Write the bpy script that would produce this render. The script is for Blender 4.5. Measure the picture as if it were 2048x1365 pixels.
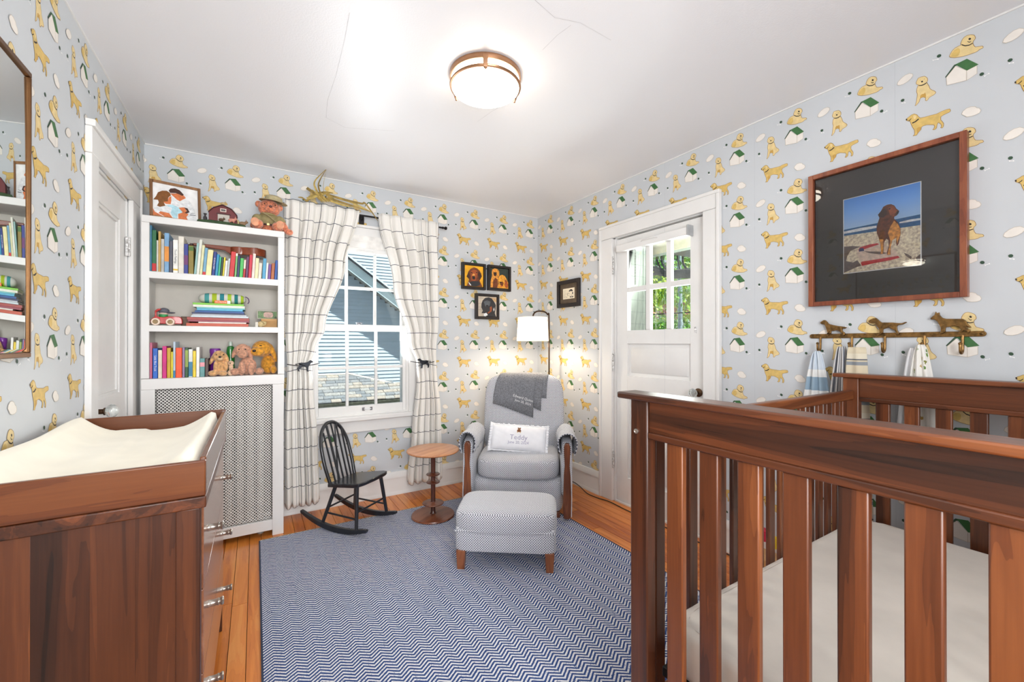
import bpy, bmesh, math, random
from mathutils import Vector, Matrix, Euler
for o in list(bpy.data.objects): bpy.data.objects.remove(o)
random.seed(7)
PI=math.pi
COL=bpy.context.scene.collection
SC=bpy.context.scene
# ---------------------------------------------------------------- camera
YAW=math.radians(31.587); PITCH=math.radians(.1535)
cam=bpy.data.cameras.new('camera'); cam.sensor_width=36; cam.lens=36*834.86/2048; cam.clip_start=.02; cam.clip_end=200
camo=bpy.data.objects.new('camera',cam); COL.objects.link(camo)
camo.location=(0,0,1.2); camo.rotation_euler=(PI/2+PITCH,0,-YAW); SC.camera=camo
# ---------------------------------------------------------------- view, world, sun, large lights
SC.view_settings.view_transform='Standard'; SC.view_settings.look='None'; SC.view_settings.gamma=1
SC.view_settings.use_curve_mapping=False; SC.view_settings.exposure=0.68
W=bpy.data.worlds.new('sky'); SC.world=W; W.use_nodes=True
wn=W.node_tree.nodes; wl=W.node_tree.links
bg=wn['Background']
sky=wn.new('ShaderNodeTexSky'); sky.sky_type='HOSEK_WILKIE'; sky.turbidity=4; sky.ground_albedo=.5
sky.sun_direction=Vector((.30,-.345,.80)).normalized()
hsv=wn.new('ShaderNodeHueSaturation'); hsv.inputs['Saturation'].default_value=.45; wl.new(sky.outputs[0],hsv.inputs['Color']); wl.new(hsv.outputs[0],bg.inputs[0]); bg.inputs[1].default_value=1.9
def light(name,typ,loc,energy,color=(1,1,1),rot=None,**k):
    l=bpy.data.lights.new(name,typ); l.energy=energy; l.color=color
    for a,b in k.items(): setattr(l,a,b)
    o=bpy.data.objects.new(name,l); COL.objects.link(o); o.location=loc
    if rot: o.rotation_euler=rot
    return o
def aim(d): return Vector(d).to_track_quat('-Z','Y').to_euler()
light('sun','SUN',(0,0,8),7.5,(1,.95,.84),aim((-.30,.345,-.80)),angle=.01)
# daylight through window and glazed door; the rear lamp is an added frontal fill
light('daylight_window','AREA',(.70,3.50,1.32),16,(.95,.98,1),aim((0,-1,.75)),shape='RECTANGLE',size=.66,size_y=1.2)
light('daylight_door','AREA',(2.68,1.88,1.56),14,(.97,1,.97),aim((-1,0,.75)),shape='RECTANGLE',size=.50,size_y=.55)
light('fill_light_rear','AREA',(.17,-1.10,1.50),38,(.98,.99,1),aim((.14,1,.14)),shape='RECTANGLE',size=1.3,size_y=1.3,spread=2.5)
# ---------------------------------------------------------------- helpers
def lin(c):
    r=[]
    for v in c[:3]:
        v=v/255.; r.append(v/12.92 if v<=.04045 else ((v+.055)/1.055)**2.4)
    return (*r,1)
def newmat(name):
    m=bpy.data.materials.new(name); m.use_nodes=True
    n=m.node_tree.nodes; return m,n,m.node_tree.links,n['Principled BSDF']
def ramp(n,stops):
    r=n.new('ShaderNodeValToRGB'); e=r.color_ramp.elements
    while len(e)<len(stops): e.new(.5)
    for i,(p,c) in enumerate(stops): e[i].position=p; e[i].color=lin(c)
    return r
def coords(n,l,kind='Object',scale=(1,1,1),rnd=0,rot=(0,0,0)):
    tc=n.new('ShaderNodeTexCoord'); mp=n.new('ShaderNodeMapping'); mp.inputs['Scale'].default_value=scale; mp.inputs['Rotation'].default_value=rot
    src=tc.outputs[kind]
    if rnd:
        oi=n.new('ShaderNodeObjectInfo'); ml=n.new('ShaderNodeMath'); ml.operation='MULTIPLY'; ml.inputs[1].default_value=rnd
        l.new(oi.outputs['Random'],ml.inputs[0]); ad=n.new('ShaderNodeVectorMath'); ad.operation='ADD'
        l.new(src,ad.inputs[0]); l.new(ml.outputs[0],ad.inputs[1]); src=ad.outputs[0]
    l.new(src,mp.inputs[0]); return mp.outputs[0]
def noise(n,l,vec,scale,detail=3,dist=0,rough=.5):
    t=n.new('ShaderNodeTexNoise'); t.inputs['Scale'].default_value=scale; t.inputs['Detail'].default_value=detail
    t.inputs['Distortion'].default_value=dist; t.inputs['Roughness'].default_value=rough
    l.new(vec,t.inputs['Vector']); return t.outputs['Fac']
def math_(n,l,op,a,b=None,c=None):
    m=n.new('ShaderNodeMath'); m.operation=op
    for i,v in enumerate((a,b,c)):
        if v is None: continue
        if isinstance(v,(int,float)): m.inputs[i].default_value=v
        else: l.new(v,m.inputs[i])
    return m.outputs[0]
def mixc(n,l,f,a,b,mode='MIX'):
    m=n.new('ShaderNodeMix'); m.data_type='RGBA'; m.blend_type=mode
    for i,v in ((0,f),(6,a),(7,b)):
        if isinstance(v,(int,float)): m.inputs[i].default_value=v
        elif isinstance(v,tuple): m.inputs[i].default_value=v
        else: l.new(v,m.inputs[i])
    return m.outputs[2]
def bump(n,l,b,h,strength=.2,dist=.002):
    bp=n.new('ShaderNodeBump'); bp.inputs['Strength'].default_value=strength; bp.inputs['Distance'].default_value=dist
    l.new(h,bp.inputs['Height']); l.new(bp.outputs[0],b.inputs['Normal'])
_M={}
def mat(name,rgb,rough=.55,metal=0,var=.06,vs=18,bs=0,bscale=200,spec=.5,coat=0,sheen=0,emit=None,es=0):
    """plain coloured surface with a little procedural mottling"""
    if name in _M: return _M[name]
    m,n,l,b=newmat(name); _M[name]=m
    v=coords(n,l,'Object',rnd=7); f=noise(n,l,v,vs,4)
    lo=tuple(max(0,c*(1-var)) for c in rgb); hi=tuple(min(255,c*(1+var)) for c in rgb)
    r=ramp(n,[(.3,lo),(.7,hi)]); l.new(f,r.inputs[0]); l.new(r.outputs[0],b.inputs['Base Color'])
    b.inputs['Roughness'].default_value=rough; b.inputs['Metallic'].default_value=metal
    b.inputs['Specular IOR Level'].default_value=spec; b.inputs['Coat Weight'].default_value=coat
    b.inputs['Sheen Weight'].default_value=sheen
    if bs: bump(n,l,b,noise(n,l,v,bscale,3),bs)
    if emit: b.inputs['Emission Color'].default_value=lin(emit); b.inputs['Emission Strength'].default_value=es
    return m
def wood(name,stops,axis='y',across=11,along=1.1,rough=.35,coat=.15,tone=.25,bs=.05):
    """grain runs along one object axis; every board gets its own offset and tone"""
    if name in _M: return _M[name]
    m,n,l,b=newmat(name); _M[name]=m
    sc=[across]*3; sc['xyz'.index(axis)]=along
    v=coords(n,l,'Object',tuple(sc),rnd=23)
    f=noise(n,l,v,1.0,4,1.1,.5)
    s2=[170]*3; s2['xyz'.index(axis)]=6
    v2=coords(n,l,'Object',tuple(s2),rnd=3); g=noise(n,l,v2,1.0,3,.2)
    w=math_(n,l,'ADD',math_(n,l,'MULTIPLY',f,.86),math_(n,l,'MULTIPLY',g,.16))
    # ring lines
    sw=math_(n,l,'FRACT',math_(n,l,'MULTIPLY',f,9.0)); sw=math_(n,l,'POWER',sw,3)
    w=math_(n,l,'SUBTRACT',w,math_(n,l,'MULTIPLY',sw,.085))
    oi=n.new('ShaderNodeObjectInfo')
    w=math_(n,l,'ADD',w,math_(n,l,'MULTIPLY',math_(n,l,'SUBTRACT',oi.outputs['Random'],.5),tone))
    r=ramp(n,stops); l.new(w,r.inputs[0]); l.new(r.outputs[0],b.inputs['Base Color'])
    b.inputs['Roughness'].default_value=rough; b.inputs['Coat Weight'].default_value=coat; b.inputs['Coat Roughness'].default_value=.25
    bump(n,l,b,g,bs,.001)
    return m
class MB:
    def __init__(s): s.v=[]; s.f=[]; s.mi=[]; s.uv=None; s.fl=[]
    def add(s,vs,fs,mi=0,sm=False):
        o=len(s.v); s.v+= [tuple(p) for p in vs]; s.f+=[tuple(i+o for i in f) for f in fs]; s.mi+=[mi]*len(fs); s.fl+=[sm]*len(fs); return s
    def box(s,x0,x1,y0,y1,z0,z1,mi=0,R=None,T=None):
        vs=[Vector((x,y,z)) for x in (x0,x1) for y in (y0,y1) for z in (z0,z1)]
        if R is not None: vs=[R@p for p in vs]
        if T is not None: vs=[p+Vector(T) for p in vs]
        return s.add(vs,[(0,1,3,2),(4,6,7,5),(0,4,5,1),(2,3,7,6),(0,2,6,4),(1,5,7,3)],mi)
    def ring(s,rings,closed=True,caps=True,mi=0,sm=True,loop=False):
        n=len(rings[0]); vs=[p for r in rings for p in r]; fs=[]
        m=len(rings)
        for i in range(m if loop else m-1):
            j=(i+1)%m
            for k in range(n if closed else n-1):
                q=(k+1)%n; fs.append((i*n+k,i*n+q,j*n+q,j*n+k))
        o=len(s.f)
        s.add(vs,fs,mi,sm)
        if caps and not loop and closed:
            b=len(s.v)-len(vs); s.f+=[tuple(b+k for k in reversed(range(n))),tuple(b+(m-1)*n+k for k in range(n))]; s.mi+=[mi]*2; s.fl+=[False]*2
        return s
    def tube(s,path,r,n=8,mi=0,loop=False,caps=True,flat=None):
        P=[Vector(p) for p in path]; m=len(P); rs=r if isinstance(r,(list,tuple)) else [r]*m
        up=Vector((0,0,1)); rings=[]; prev=None
        for i,p in enumerate(P):
            a=P[(i-1)%m] if (loop or i>0) else P[i]; b=P[(i+1)%m] if (loop or i<m-1) else P[i]
            d=(b-a).normalized()
            if prev is None:
                u=d.cross(up)
                if u.length<1e-3: u=d.cross(Vector((1,0,0)))
                u.normalize()
            else:
                u=prev-d*prev.dot(d)
                if u.length<1e-4: u=d.orthogonal()
                u.normalize()
            prev=u; w=d.cross(u)
            fx,fy=flat if flat else (1,1)
            rings.append([p+(u*math.cos(t)*fx+w*math.sin(t)*fy)*rs[i] for t in [2*PI*k/n for k in range(n)]])
        return s.ring(rings,True,caps,mi,True,loop)
    def lathe(s,prof,c=(0,0,0),n=24,mi=0,R=None,caps=False,sm=True):
        rings=[]
        for r,z in prof:
            ring=[Vector((r*math.cos(2*PI*k/n),r*math.sin(2*PI*k/n),z)) for k in range(n)]
            if R is not None: ring=[R@p for p in ring]
            rings.append([p+Vector(c) for p in ring])
        return s.ring(rings,True,caps,mi,sm)
    def ell(s,c,r,nu=14,nv=9,mi=0,R=None,e=1.0):
        vs=[];fs=[]
        pw=lambda a:math.copysign(abs(a)**e,a)
        for j in range(nv+1):
            ph=-PI/2+PI*j/nv
            for k in range(nu):
                th=2*PI*k/nu
                p=Vector((r[0]*pw(math.cos(ph))*pw(math.cos(th)),r[1]*pw(math.cos(ph))*pw(math.sin(th)),r[2]*pw(math.sin(ph))))
                if R is not None: p=R@p
                vs.append(p+Vector(c))
        for j in range(nv):
            for k in range(nu):
                q=(k+1)%nu; fs.append((j*nu+k,j*nu+q,(j+1)*nu+q,(j+1)*nu+k))
        return s.add(vs,fs,mi,True)
    def prism(s,pts,fn,a,b,mi=0,sm=False):
        """outline pts (p,q) extruded from a to b; fn(p,q,t)->xyz"""
        n=len(pts); vs=[fn(p,q,a) for p,q in pts]+[fn(p,q,b) for p,q in pts]
        fs=[tuple(range(n))[::-1],tuple(range(n,2*n))]; s.add(vs,fs,mi,False)
        o=len(s.v)-2*n
        for k in range(n):
            q=(k+1)%n; s.f.append((o+k,o+q,o+n+q,o+n+k)); s.mi.append(mi); s.fl.append(sm)
        return s
    def grid(s,fn,nu,nv,mi=0,sm=True,uv=None):
        vs=[fn(i/nu,j/nv) for j in range(nv+1) for i in range(nu+1)]
        fs=[(j*(nu+1)+i,j*(nu+1)+i+1,(j+1)*(nu+1)+i+1,(j+1)*(nu+1)+i) for j in range(nv) for i in range(nu)]
        if uv:
            s.uv=s.uv or {}
            o=len(s.v)
            for j in range(nv+1):
                for i in range(nu+1): s.uv[o+j*(nu+1)+i]=uv(i/nu,j/nv)
        return s.add(vs,fs,mi,sm)
    def build(s,name,mats,parent=None,smooth=None,bevel=0,seg=2,solid=0,sub=0,loc=None,kind=None,label=None,angle=40,fix=False):
        me=bpy.data.meshes.new(name); me.from_pydata([tuple(p) for p in s.v],[],s.f)
        if not isinstance(mats,(list,tuple)): mats=[mats]
        for m in mats: me.materials.append(m)
        me.polygons.foreach_set('material_index',s.mi)
        me.polygons.foreach_set('use_smooth',[bool(f) if smooth is None else smooth for f in s.fl])
        me.update()
        if fix:
            bm=bmesh.new(); bm.from_mesh(me); bmesh.ops.remove_doubles(bm,verts=bm.verts,dist=1e-5); bmesh.ops.recalc_face_normals(bm,faces=bm.faces); bm.to_mesh(me); bm.free()
        u=me.uv_layers.new(name='UVMap')
        for p in me.polygons:
            nx,ny,nz=[abs(c) for c in p.normal]
            for li in p.loop_indices:
                vi=me.loops[li].vertex_index; c=me.vertices[vi].co
                if s.uv and vi in s.uv: u.data[li].uv=s.uv[vi]
                elif nz>=nx and nz>=ny: u.data[li].uv=(c.x,c.y)
                elif ny>=nx: u.data[li].uv=(c.x,c.z)
                else: u.data[li].uv=(c.y,c.z)
        try: me.set_sharp_from_angle(angle=math.radians(angle))
        except Exception: pass
        o=bpy.data.objects.new(name,me); COL.objects.link(o)
        if parent is not None: o.parent=parent
        if loc: o.location=loc
        if solid: md=o.modifiers.new('solid','SOLIDIFY'); md.thickness=solid; md.offset=0
        if bevel:
            md=o.modifiers.new('bevel','BEVEL'); md.width=bevel; md.segments=seg; md.limit_method='ANGLE'; md.angle_limit=math.radians(35)
        if sub: md=o.modifiers.new('sub','SUBSURF'); md.levels=sub; md.render_levels=sub
        if kind: o['kind']=kind
        if label: o['label']=label
        return o
def tag(o,label,cat,group=None):
    o['label']=label; o['category']=cat
    if group: o['group']=group
    return o
def thing(name,label,cat,loc=(0,0,0),rz=0,group=None):
    o=bpy.data.objects.new(name,None); COL.objects.link(o); o.location=loc; o.rotation_euler=(0,0,rz); o.empty_display_size=.1
    return tag(o,label,cat,group)
def struct(o): o['kind']='structure'; return o
def bez(pts,n=8):
    """Catmull-Rom through pts"""
    P=[Vector(p) for p in pts]; P=[P[0]*2-P[1]]+P+[P[-1]*2-P[-2]]; out=[]
    for i in range(1,len(P)-2):
        for k in range(n):
            t=k/n; a,b,c,d=P[i-1],P[i],P[i+1],P[i+2]
            out.append(.5*((2*b)+(c-a)*t+(2*a-5*b+4*c-d)*t*t+(3*b-a-3*c+d)*t**3))
    out.append(P[-2]); return out
def text_mesh(body,size,name,m,parent,M4,ext=.0004,font=None,align='CENTER',spacing=1):
    """lettering as a flat mesh: curve text converted to a mesh"""
    c=bpy.data.curves.new(name,'FONT'); c.body=body; c.size=size; c.align_x=align; c.align_y='CENTER'; c.extrude=ext; c.resolution_u=2; c.space_character=spacing
    t=bpy.data.objects.new('tmp',c); COL.objects.link(t); dg=bpy.context.evaluated_depsgraph_get()
    me=bpy.data.meshes.new_from_object(t.evaluated_get(dg)); bpy.data.objects.remove(t); me.transform(M4); me.materials.clear(); me.materials.append(m)
    me.name=name
    o=bpy.data.objects.new(name,me); COL.objects.link(o)
    if parent is not None: o.parent=parent
    return o
WALNUT=[(.20,(32,16,9)),(.38,(74,38,20)),(.54,(110,59,31)),(.78,(154,91,49))]
def walnut(ax): return wood('walnut_'+ax,WALNUT,ax,across=12,along=.7,rough=.36,coat=.15,tone=.15)
CHERRY=[(.2,(66,30,18)),(.45,(112,56,30)),(.7,(150,82,46))]
WHITE=mat('white_trim_paint',(232,231,229),.35,var=.012,vs=6,bs=.04,bscale=60)
# ================================================================ THE SETTING
XL,XR,YB,YR,H=-.572,2.32,3.30,-1.0,2.40
TW,TH=.2937,.3535     # wallpaper repeat
MOT={
 'cl1a':[(-3.4,-203.6),(10.4,-203.9),(26.1,-200.6),(26.7,-202.8),(11.2,-206.2),(-2.3,-206)],
 'cl1b':[(1.9,-215.4),(16.7,-217),(32.2,-213.3),(32.8,-215.4),(17.5,-219.2),(2.4,-217.4)],
 'cl2a':[(-190.7,22.1),(-179.2,24.4),(-165.2,25.3),(-164.5,22.8),(-178.2,21.8),(-189.4,19)],
 'cl2b':[(-192.1,7.5),(-176.7,9.5),(-160.2,15.8),(-159.2,13.3),(-175.6,6.9),(-191.5,5.1)],
 'sid1':[(-17.5,-55),(-0.3,-55.7),(-0.3,-57.5),(-17.5,-56.9)],
 'sid2':[(-17.5,-65),(-0.3,-65.9),(-0.3,-67.7),(-17.5,-66.9)],
 'sid3':[(-51,-55.8),(-37.6,-59.8),(-37.6,-61.7),(-51,-57.8)],
 'sit':[(-136.7,3.1),(-128.2,3.5),(-117.3,0.2),(-111.3,-7.3),(-108.2,-15.5),(-108.3,-23.7),(-111.4,-27.6),(-107.8,-37),(-104.3,-47),(-101.9,-58),(-96,-66.9),(-89,-73.8),(-84.4,-81.7),(-86.7,-86.9),(-92.6,-90.5),(-99.6,-91.8),(-104.4,-94.3),(-107.9,-100.7),(-111.5,-102.9),(-115.1,-99.8),(-114.4,-89.3),(-121.1,-82.7),(-128.3,-82.3),(-131.5,-85.7),(-133.2,-94.8),(-136.9,-99.6),(-143.1,-106.6),(-146.8,-105.8),(-144.3,-101),(-142.3,-90.3),(-140.5,-74.6),(-139.3,-61.9),(-141.7,-50.7),(-140.5,-38),(-138,-29.4),(-135.5,-26.7),(-138,-23.4),(-142.1,-18.9),(-142.9,-11.8),(-140.4,-4.8)],
 'sit_sh':[(-130.7,-72.9),(-125.9,-68.7),(-119.8,-70.1),(-115,-67.6),(-113.1,-81.7),(-114.4,-89.3),(-121.1,-82.7),(-128.3,-82.3),(-131.5,-85.7)],
 'sit_nose':[(-128.2,-14.7),(-124.6,-14),(-121.7,-17.2),(-123.4,-21.2),(-126.5,-20.5)],
 'sit_col':[(-135.5,-26.7),(-127,-30.2),(-119.8,-30.7),(-111.4,-27.6),(-110.7,-30.6),(-118.6,-34.6),(-127,-34.1),(-134.3,-30.3)],
 'sit_e1':[(-131.8,-8.8),(-129.4,-8.7),(-129.4,-10.7)],
 'sit_e2':[(-119.7,-10),(-117.3,-10),(-117.3,-12.3)],
 'lie':[(-13.5,76.8),(-10.3,84.2),(-4.9,90.2),(2.6,91.7),(11,88.8),(19.4,82.7),(22.5,76.1),(23.9,67.6),(21.4,63),(18.3,60.4),(17.2,53.4),(19.3,42.9),(23.4,34.3),(31.7,30.8),(40.9,27.7),(43.9,21.9),(41.9,18.6),(33.7,19),(29.6,15.3),(21.3,14.1),(6.6,15.1),(-6.1,17),(-19.1,20.9),(-32.2,26),(-43.2,33.4),(-45.9,39.7),(-43.2,47.6),(-37.6,56.9),(-29.9,63.3),(-21.1,64.3),(-13.6,64.4),(-15.1,70)],
 'lie_sh':[(-42.8,35.3),(-39.9,47.2),(-32.1,56.2),(-22.2,57.2),(-17.3,51),(-16.9,38.3),(-21.2,28.4),(-27.8,25.9)],
 'lie_nose':[(5.1,76.2),(8.9,78.5),(12.7,74.3),(11.4,69.5),(7.4,70.2)],
 'lie_m':[(2.5,70.1),(7.8,63.1),(12.6,63.8),(12.6,61.4),(7.8,60.1),(2.9,67.3)],
 'lie_col':[(-12.5,66.8),(-2.8,56.9),(7.8,52.7),(16.2,54.6),(16.8,51.5),(7.8,49),(-2.8,52.9),(-12,62.2)],
 'roof':[(-30.5,-1.4),(1.3,2.8),(31.6,-36),(1.2,-42.6)],
 'roofl':[(-58.4,-36),(-33.3,-1.7),(-30.5,-0.8),(-25.2,-7.9),(-28.9,-8.6),(-55,-39.4)],
 'front':[(-28.9,-8.6),(0.2,-42),(0.1,-80),(-52.8,-70.8),(-54.6,-39.6)],
 'side':[(0.2,-42),(27.4,-38.2),(27.4,-68.7),(0.1,-80)],
 'hdoor':[(-36.8,-72.3),(-36.3,-38.5),(-30.1,-32.4),(-22.4,-36.7),(-18.8,-48.1),(-18.8,-75.5),(-20.1,-75.1),(-20.1,-48),(-23.1,-38.5),(-29.6,-34.9),(-34.9,-40.2),(-35.4,-72.3)],
 'stand':[(-174.4,-150.6),(-170.6,-146.6),(-164.3,-143.4),(-158,-138.9),(-149.3,-138.6),(-140.7,-146),(-135.8,-156.5),(-130.9,-163.7),(-117.6,-166.5),(-101,-167.7),(-82.2,-169.9),(-77.6,-168.8),(-68.4,-166.7),(-54.8,-165.8),(-45.8,-166.9),(-43.6,-172.1),(-43.2,-177.1),(-47,-180),(-54.8,-181.1),(-63.9,-183.3),(-70.3,-186.7),(-70.8,-199.3),(-66.2,-207.8),(-62.2,-217.6),(-62.9,-228.5),(-66.3,-233.4),(-71.3,-230.5),(-68.5,-226),(-69.7,-217.5),(-75.4,-208.5),(-78.8,-206.9),(-81.2,-214),(-82.4,-226.3),(-88.2,-230.9),(-94,-228.4),(-90.5,-224.4),(-88.1,-217.3),(-90.5,-209.8),(-98.7,-206.2),(-110.5,-200.9),(-122.5,-200.5),(-127.4,-203.3),(-128.6,-212.7),(-136.2,-220.7),(-141.8,-230.2),(-152.9,-228.5),(-147.5,-223.5),(-148.4,-206.4),(-155.6,-187.6),(-159.3,-174.2),(-160.6,-166.9),(-164.3,-161.9),(-170.6,-157.3),(-173.9,-154.2)],
 'stand_nose':[(-175.4,-149.1),(-172.4,-147.4),(-169.9,-153),(-172.9,-155.6)],
 'stand_col':[(-156.1,-172.3),(-146.9,-170.8),(-136.3,-163.9),(-134.1,-167.9),(-144.4,-174.9),(-154.3,-176.8)],
 'stand_ear':[(-153,-145.2),(-148.1,-143.5),(-141.9,-150.4),(-144.4,-160.9),(-149.3,-161)],
 'stand_m':[(-167.3,-159.5),(-161.8,-156.6),(-158.3,-152.2),(-157.3,-154.7),(-161.3,-159.5),(-166.3,-161.6)],
 'stand_leg':[(-142,-203.5),(-136.6,-199.3),(-128.6,-201.2),(-128.8,-212.6),(-136.2,-220.7),(-139.6,-224.5)],
 'cl1':[(-13,-203.8),(-9.8,-194.4),(-0.1,-186.6),(12.5,-186.5),(23,-191.5),(26.1,-197.6),(33.3,-202.6),(37.3,-212.1),(34.3,-219.7),(25,-223),(12.5,-223.3),(-0.2,-219.9),(-4.4,-214),(-8.7,-208.9)],
 'cl2':[(-202.4,9.5),(-199.8,20.1),(-189.4,29.9),(-176.6,36.5),(-162.7,36.3),(-152.7,28.5),(-152.7,20.2),(-159,11.8),(-169,5.4),(-181.8,2),(-194.6,3)],
 'b1':[(-68.5,58.8),(-69,54),(-73,51.6),(-78.1,53.1),(-81.3,57.6),(-80.8,62.5),(-76.8,64.8),(-71.7,63.3)],
 'b2':[(45.5,-76.6),(45,-81.4),(41.4,-84),(36.7,-82.8),(33.8,-78.6),(34.2,-73.7),(37.9,-71.1),(42.5,-72.3)],
 'b3':[(-179.1,-63.6),(-179.4,-68.3),(-182.9,-71),(-187.6,-70.2),(-190.8,-66.3),(-190.6,-61.5),(-187.1,-58.8),(-182.3,-59.6)],
 'n1':[(-93.5,48.5),(-90.8,47.7),(-90.1,49.2),(-79.3,46.2),(-78.2,44.2),(-75.5,43.4),(-76.7,46.4),(-76.2,48.9),(-78.9,49.7),(-79.6,48.2),(-90.4,51.2),(-91.6,53.2),(-94.3,54),(-93,51)],
 'n2':[(46.3,-91.7),(48.3,-91),(48.5,-89.2),(56.5,-86.4),(57.7,-87.7),(59.7,-87),(58.2,-84.7),(58.1,-82),(56,-82.7),(55.8,-84.5),(47.9,-87.3),(46.7,-86),(44.6,-86.7),(46.1,-89)],
 'n3':[(-189.1,-76.6),(-186.1,-77.6),(-185.2,-76.5),(-179.8,-78.2),(-178.6,-79.9),(-175.6,-80.8),(-176.8,-78.1),(-176,-75.9),(-179.1,-75),(-179.9,-76.1),(-185.4,-74.4),(-186.5,-72.6),(-189.6,-71.7),(-188.3,-74.5)],
}
PAPER_M=[mat('wallpaper_blue_grey',(203,207,211),.6,var=.012,vs=3,bs=.03,bscale=400),
 mat('print_gold',(216,184,108),.6,var=.05,vs=60),mat('print_pale_gold',(228,204,148),.6,var=.04,vs=60),
 mat('print_ochre',(200,158,80),.6,var=.05,vs=60),mat('print_black',(38,34,36),.6),
 mat('print_green',(62,110,62),.6,var=.05,vs=60),mat('print_white',(236,230,222),.6,var=.02),mat('print_line',(160,120,66),.6),
 mat('print_dark_green',(50,78,58),.6),mat('print_grey_line',(196,186,172),.6),mat('print_bone',(248,248,248),.6,var=.01),mat('paper_seam',(186,190,196),.7)]
LAYERS=[('sit',2,7),('sit_sh',3,0),('sit_nose',4,0),('sit_col',4,0),('sit_e1',4,0),('sit_e2',4,0),
 ('lie',2,7),('lie_sh',1,0),('lie_nose',4,0),('lie_m',4,0),('lie_col',4,0),
 ('front',6,9),('side',6,9),('hdoor',9,0),('roof',5,0),('roofl',8,0),
 ('stand',1,7),('stand_ear',2,0),('stand_leg',3,0),('stand_nose',4,0),('stand_col',4,0),('stand_m',4,0),
 ('cl1',6,9),('cl2',6,9),('cl1a',9,0),('cl1b',9,0),('cl2a',9,0),('cl2b',9,0),('sid1',9,0),('sid2',9,0),('sid3',9,0),('b1',8,0),('b2',8,0),('b3',8,0),('n1',10,0),('n2',10,0),('n3',10,0)]
def scallop(a,b,k):   # siding lines of the printed kennel
    pass
def paper(mb,u0,z0,umin,umax,fn,skip):
    """prints the repeat on a wall; fn(u,z,depth)->xyz; skip(u,z) tells where the wall is open"""
    k0=math.floor((umin-u0)/TW)-1; k1=math.ceil((umax-u0)/TW)+1
    for k in range(k0,k1+1):
        for j in range(0,8):
            du=u0+k*TW; dz=z0-j*TH
            if dz<-.1: continue
            for li,(nm,mi,ol) in enumerate(LAYERS):
                P=[(du+p[0]/1000,dz+p[1]/1000) for p in MOT[nm]]
                us=[p[0] for p in P]; zs=[p[1] for p in P]
                if min(us)<umin or max(us)>umax or max(zs)>H or min(zs)<.02:
                    P=clip(P,umin,umax,.02,H)
                    if len(P)<3: continue
                cu=sum(us)/len(us); cz=sum(zs)/len(zs)
                if skip(cu,cz): continue
                d=.0004+.00012*(li%12)
                mb.add([fn(u,z,d) for u,z in P],[tuple(range(len(P)))],mi)
                if ol:
                    n=len(P); w=.0007; vs=[];fs=[]
                    for q in range(n):
                        a=P[q];b=P[(q+1)%n]; dx,dy=b[0]-a[0],b[1]-a[1]; L=math.hypot(dx,dy) or 1; nx,ny=-dy/L*w,dx/L*w
                        o=len(vs); vs+=[fn(a[0]+nx,a[1]+ny,d+.0001),fn(b[0]+nx,b[1]+ny,d+.0001),fn(b[0]-nx,b[1]-ny,d+.0001),fn(a[0]-nx,a[1]-ny,d+.0001)]; fs.append((o,o+1,o+2,o+3))
                    mb.add(vs,fs,ol)
def clip(P,u0,u1,z0,z1):
    for ax,v,sg in ((0,u0,1),(0,u1,-1),(1,z0,1),(1,z1,-1)):
        out=[]
        for i in range(len(P)):
            a=P[i-1];b=P[i]; ia=(a[ax]-v)*sg>=0; ib=(b[ax]-v)*sg>=0
            if ia!=ib:
                t=(v-a[ax])/(b[ax]-a[ax]); out.append((a[0]+(b[0]-a[0])*t,a[1]+(b[1]-a[1])*t))
            if ib: out.append(b)
        P=out
        if not P: return P
    return P
def wall_panel(name,fnw,umin,umax,holes,u0,z0,flip=False):
    """wall slab 0.14 thick with rectangular holes, papered on the room side. fnw(u,z,d): d>0 into the room"""
    mb=MB()
    us=sorted({umin,umax,*[h[0] for h in holes],*[h[1] for h in holes]}); zs=sorted({0,H,*[h[2] for h in holes],*[h[3] for h in holes]})
    for i in range(len(us)-1):
        for j in range(len(zs)-1):
            cu=(us[i]+us[i+1])/2; cz=(zs[j]+zs[j+1])/2
            if any(h[0]<cu<h[1] and h[2]<cz<h[3] for h in holes): continue
            A=[(us[i],zs[j]),(us[i+1],zs[j]),(us[i+1],zs[j+1]),(us[i],zs[j+1])]
            mb.add([fnw(u,z,0) for u,z in A]+[fnw(u,z,-.14) for u,z in A],[(0,1,2,3),(7,6,5,4),(0,4,5,1),(1,5,6,2),(2,6,7,3),(3,7,4,0)],0)
    if u0 is not None: paper(mb,u0,z0,umin,umax,fnw,lambda u,z:any(h[0]-.02<u<h[1]+.02 and h[2]-.02<z<h[3]+.02 for h in holes))
    if name=='wall_right':      # butt joints of the paper drops
        for k in range(6):
            u=-.658-k*.5874
            if u>umin: mb.add([fnw(u-.0005,.18,.0002),fnw(u+.0005,.18,.0002),fnw(u+.0005,H,.0002),fnw(u-.0005,H,.0002)],[(0,1,2,3)],11)
    return struct(mb.build(name,PAPER_M))
WX0,WX1,WZ0,WZ1=.345,1.052,.645,1.96
wall_panel('wall_back',lambda u,z,d:(u,YB-d,z),XL,XR,[(WX0,WX1,WZ0,WZ1)],.7675,2.275)
DY0,DY1,DZ1=1.535,2.30,1.988
wall_panel('wall_right',lambda u,z,d:(XR-d,-u,z),-YB,-YR,[(-DY1,-DY0,0,DZ1)],-.448,2.283)
LY0,LY1,LZ1=2.355,2.93,1.95
wall_panel('wall_left',lambda u,z,d:(XL+d,u,z),YR,YB,[(LY0,LY1,0,LZ1)],1.984,2.284)
wall_panel('wall_rear',lambda u,z,d:(-u,YR+d,z),-XR,-XL,[(-.85,.5,.85,2.15)],-.1,2.28)
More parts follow.
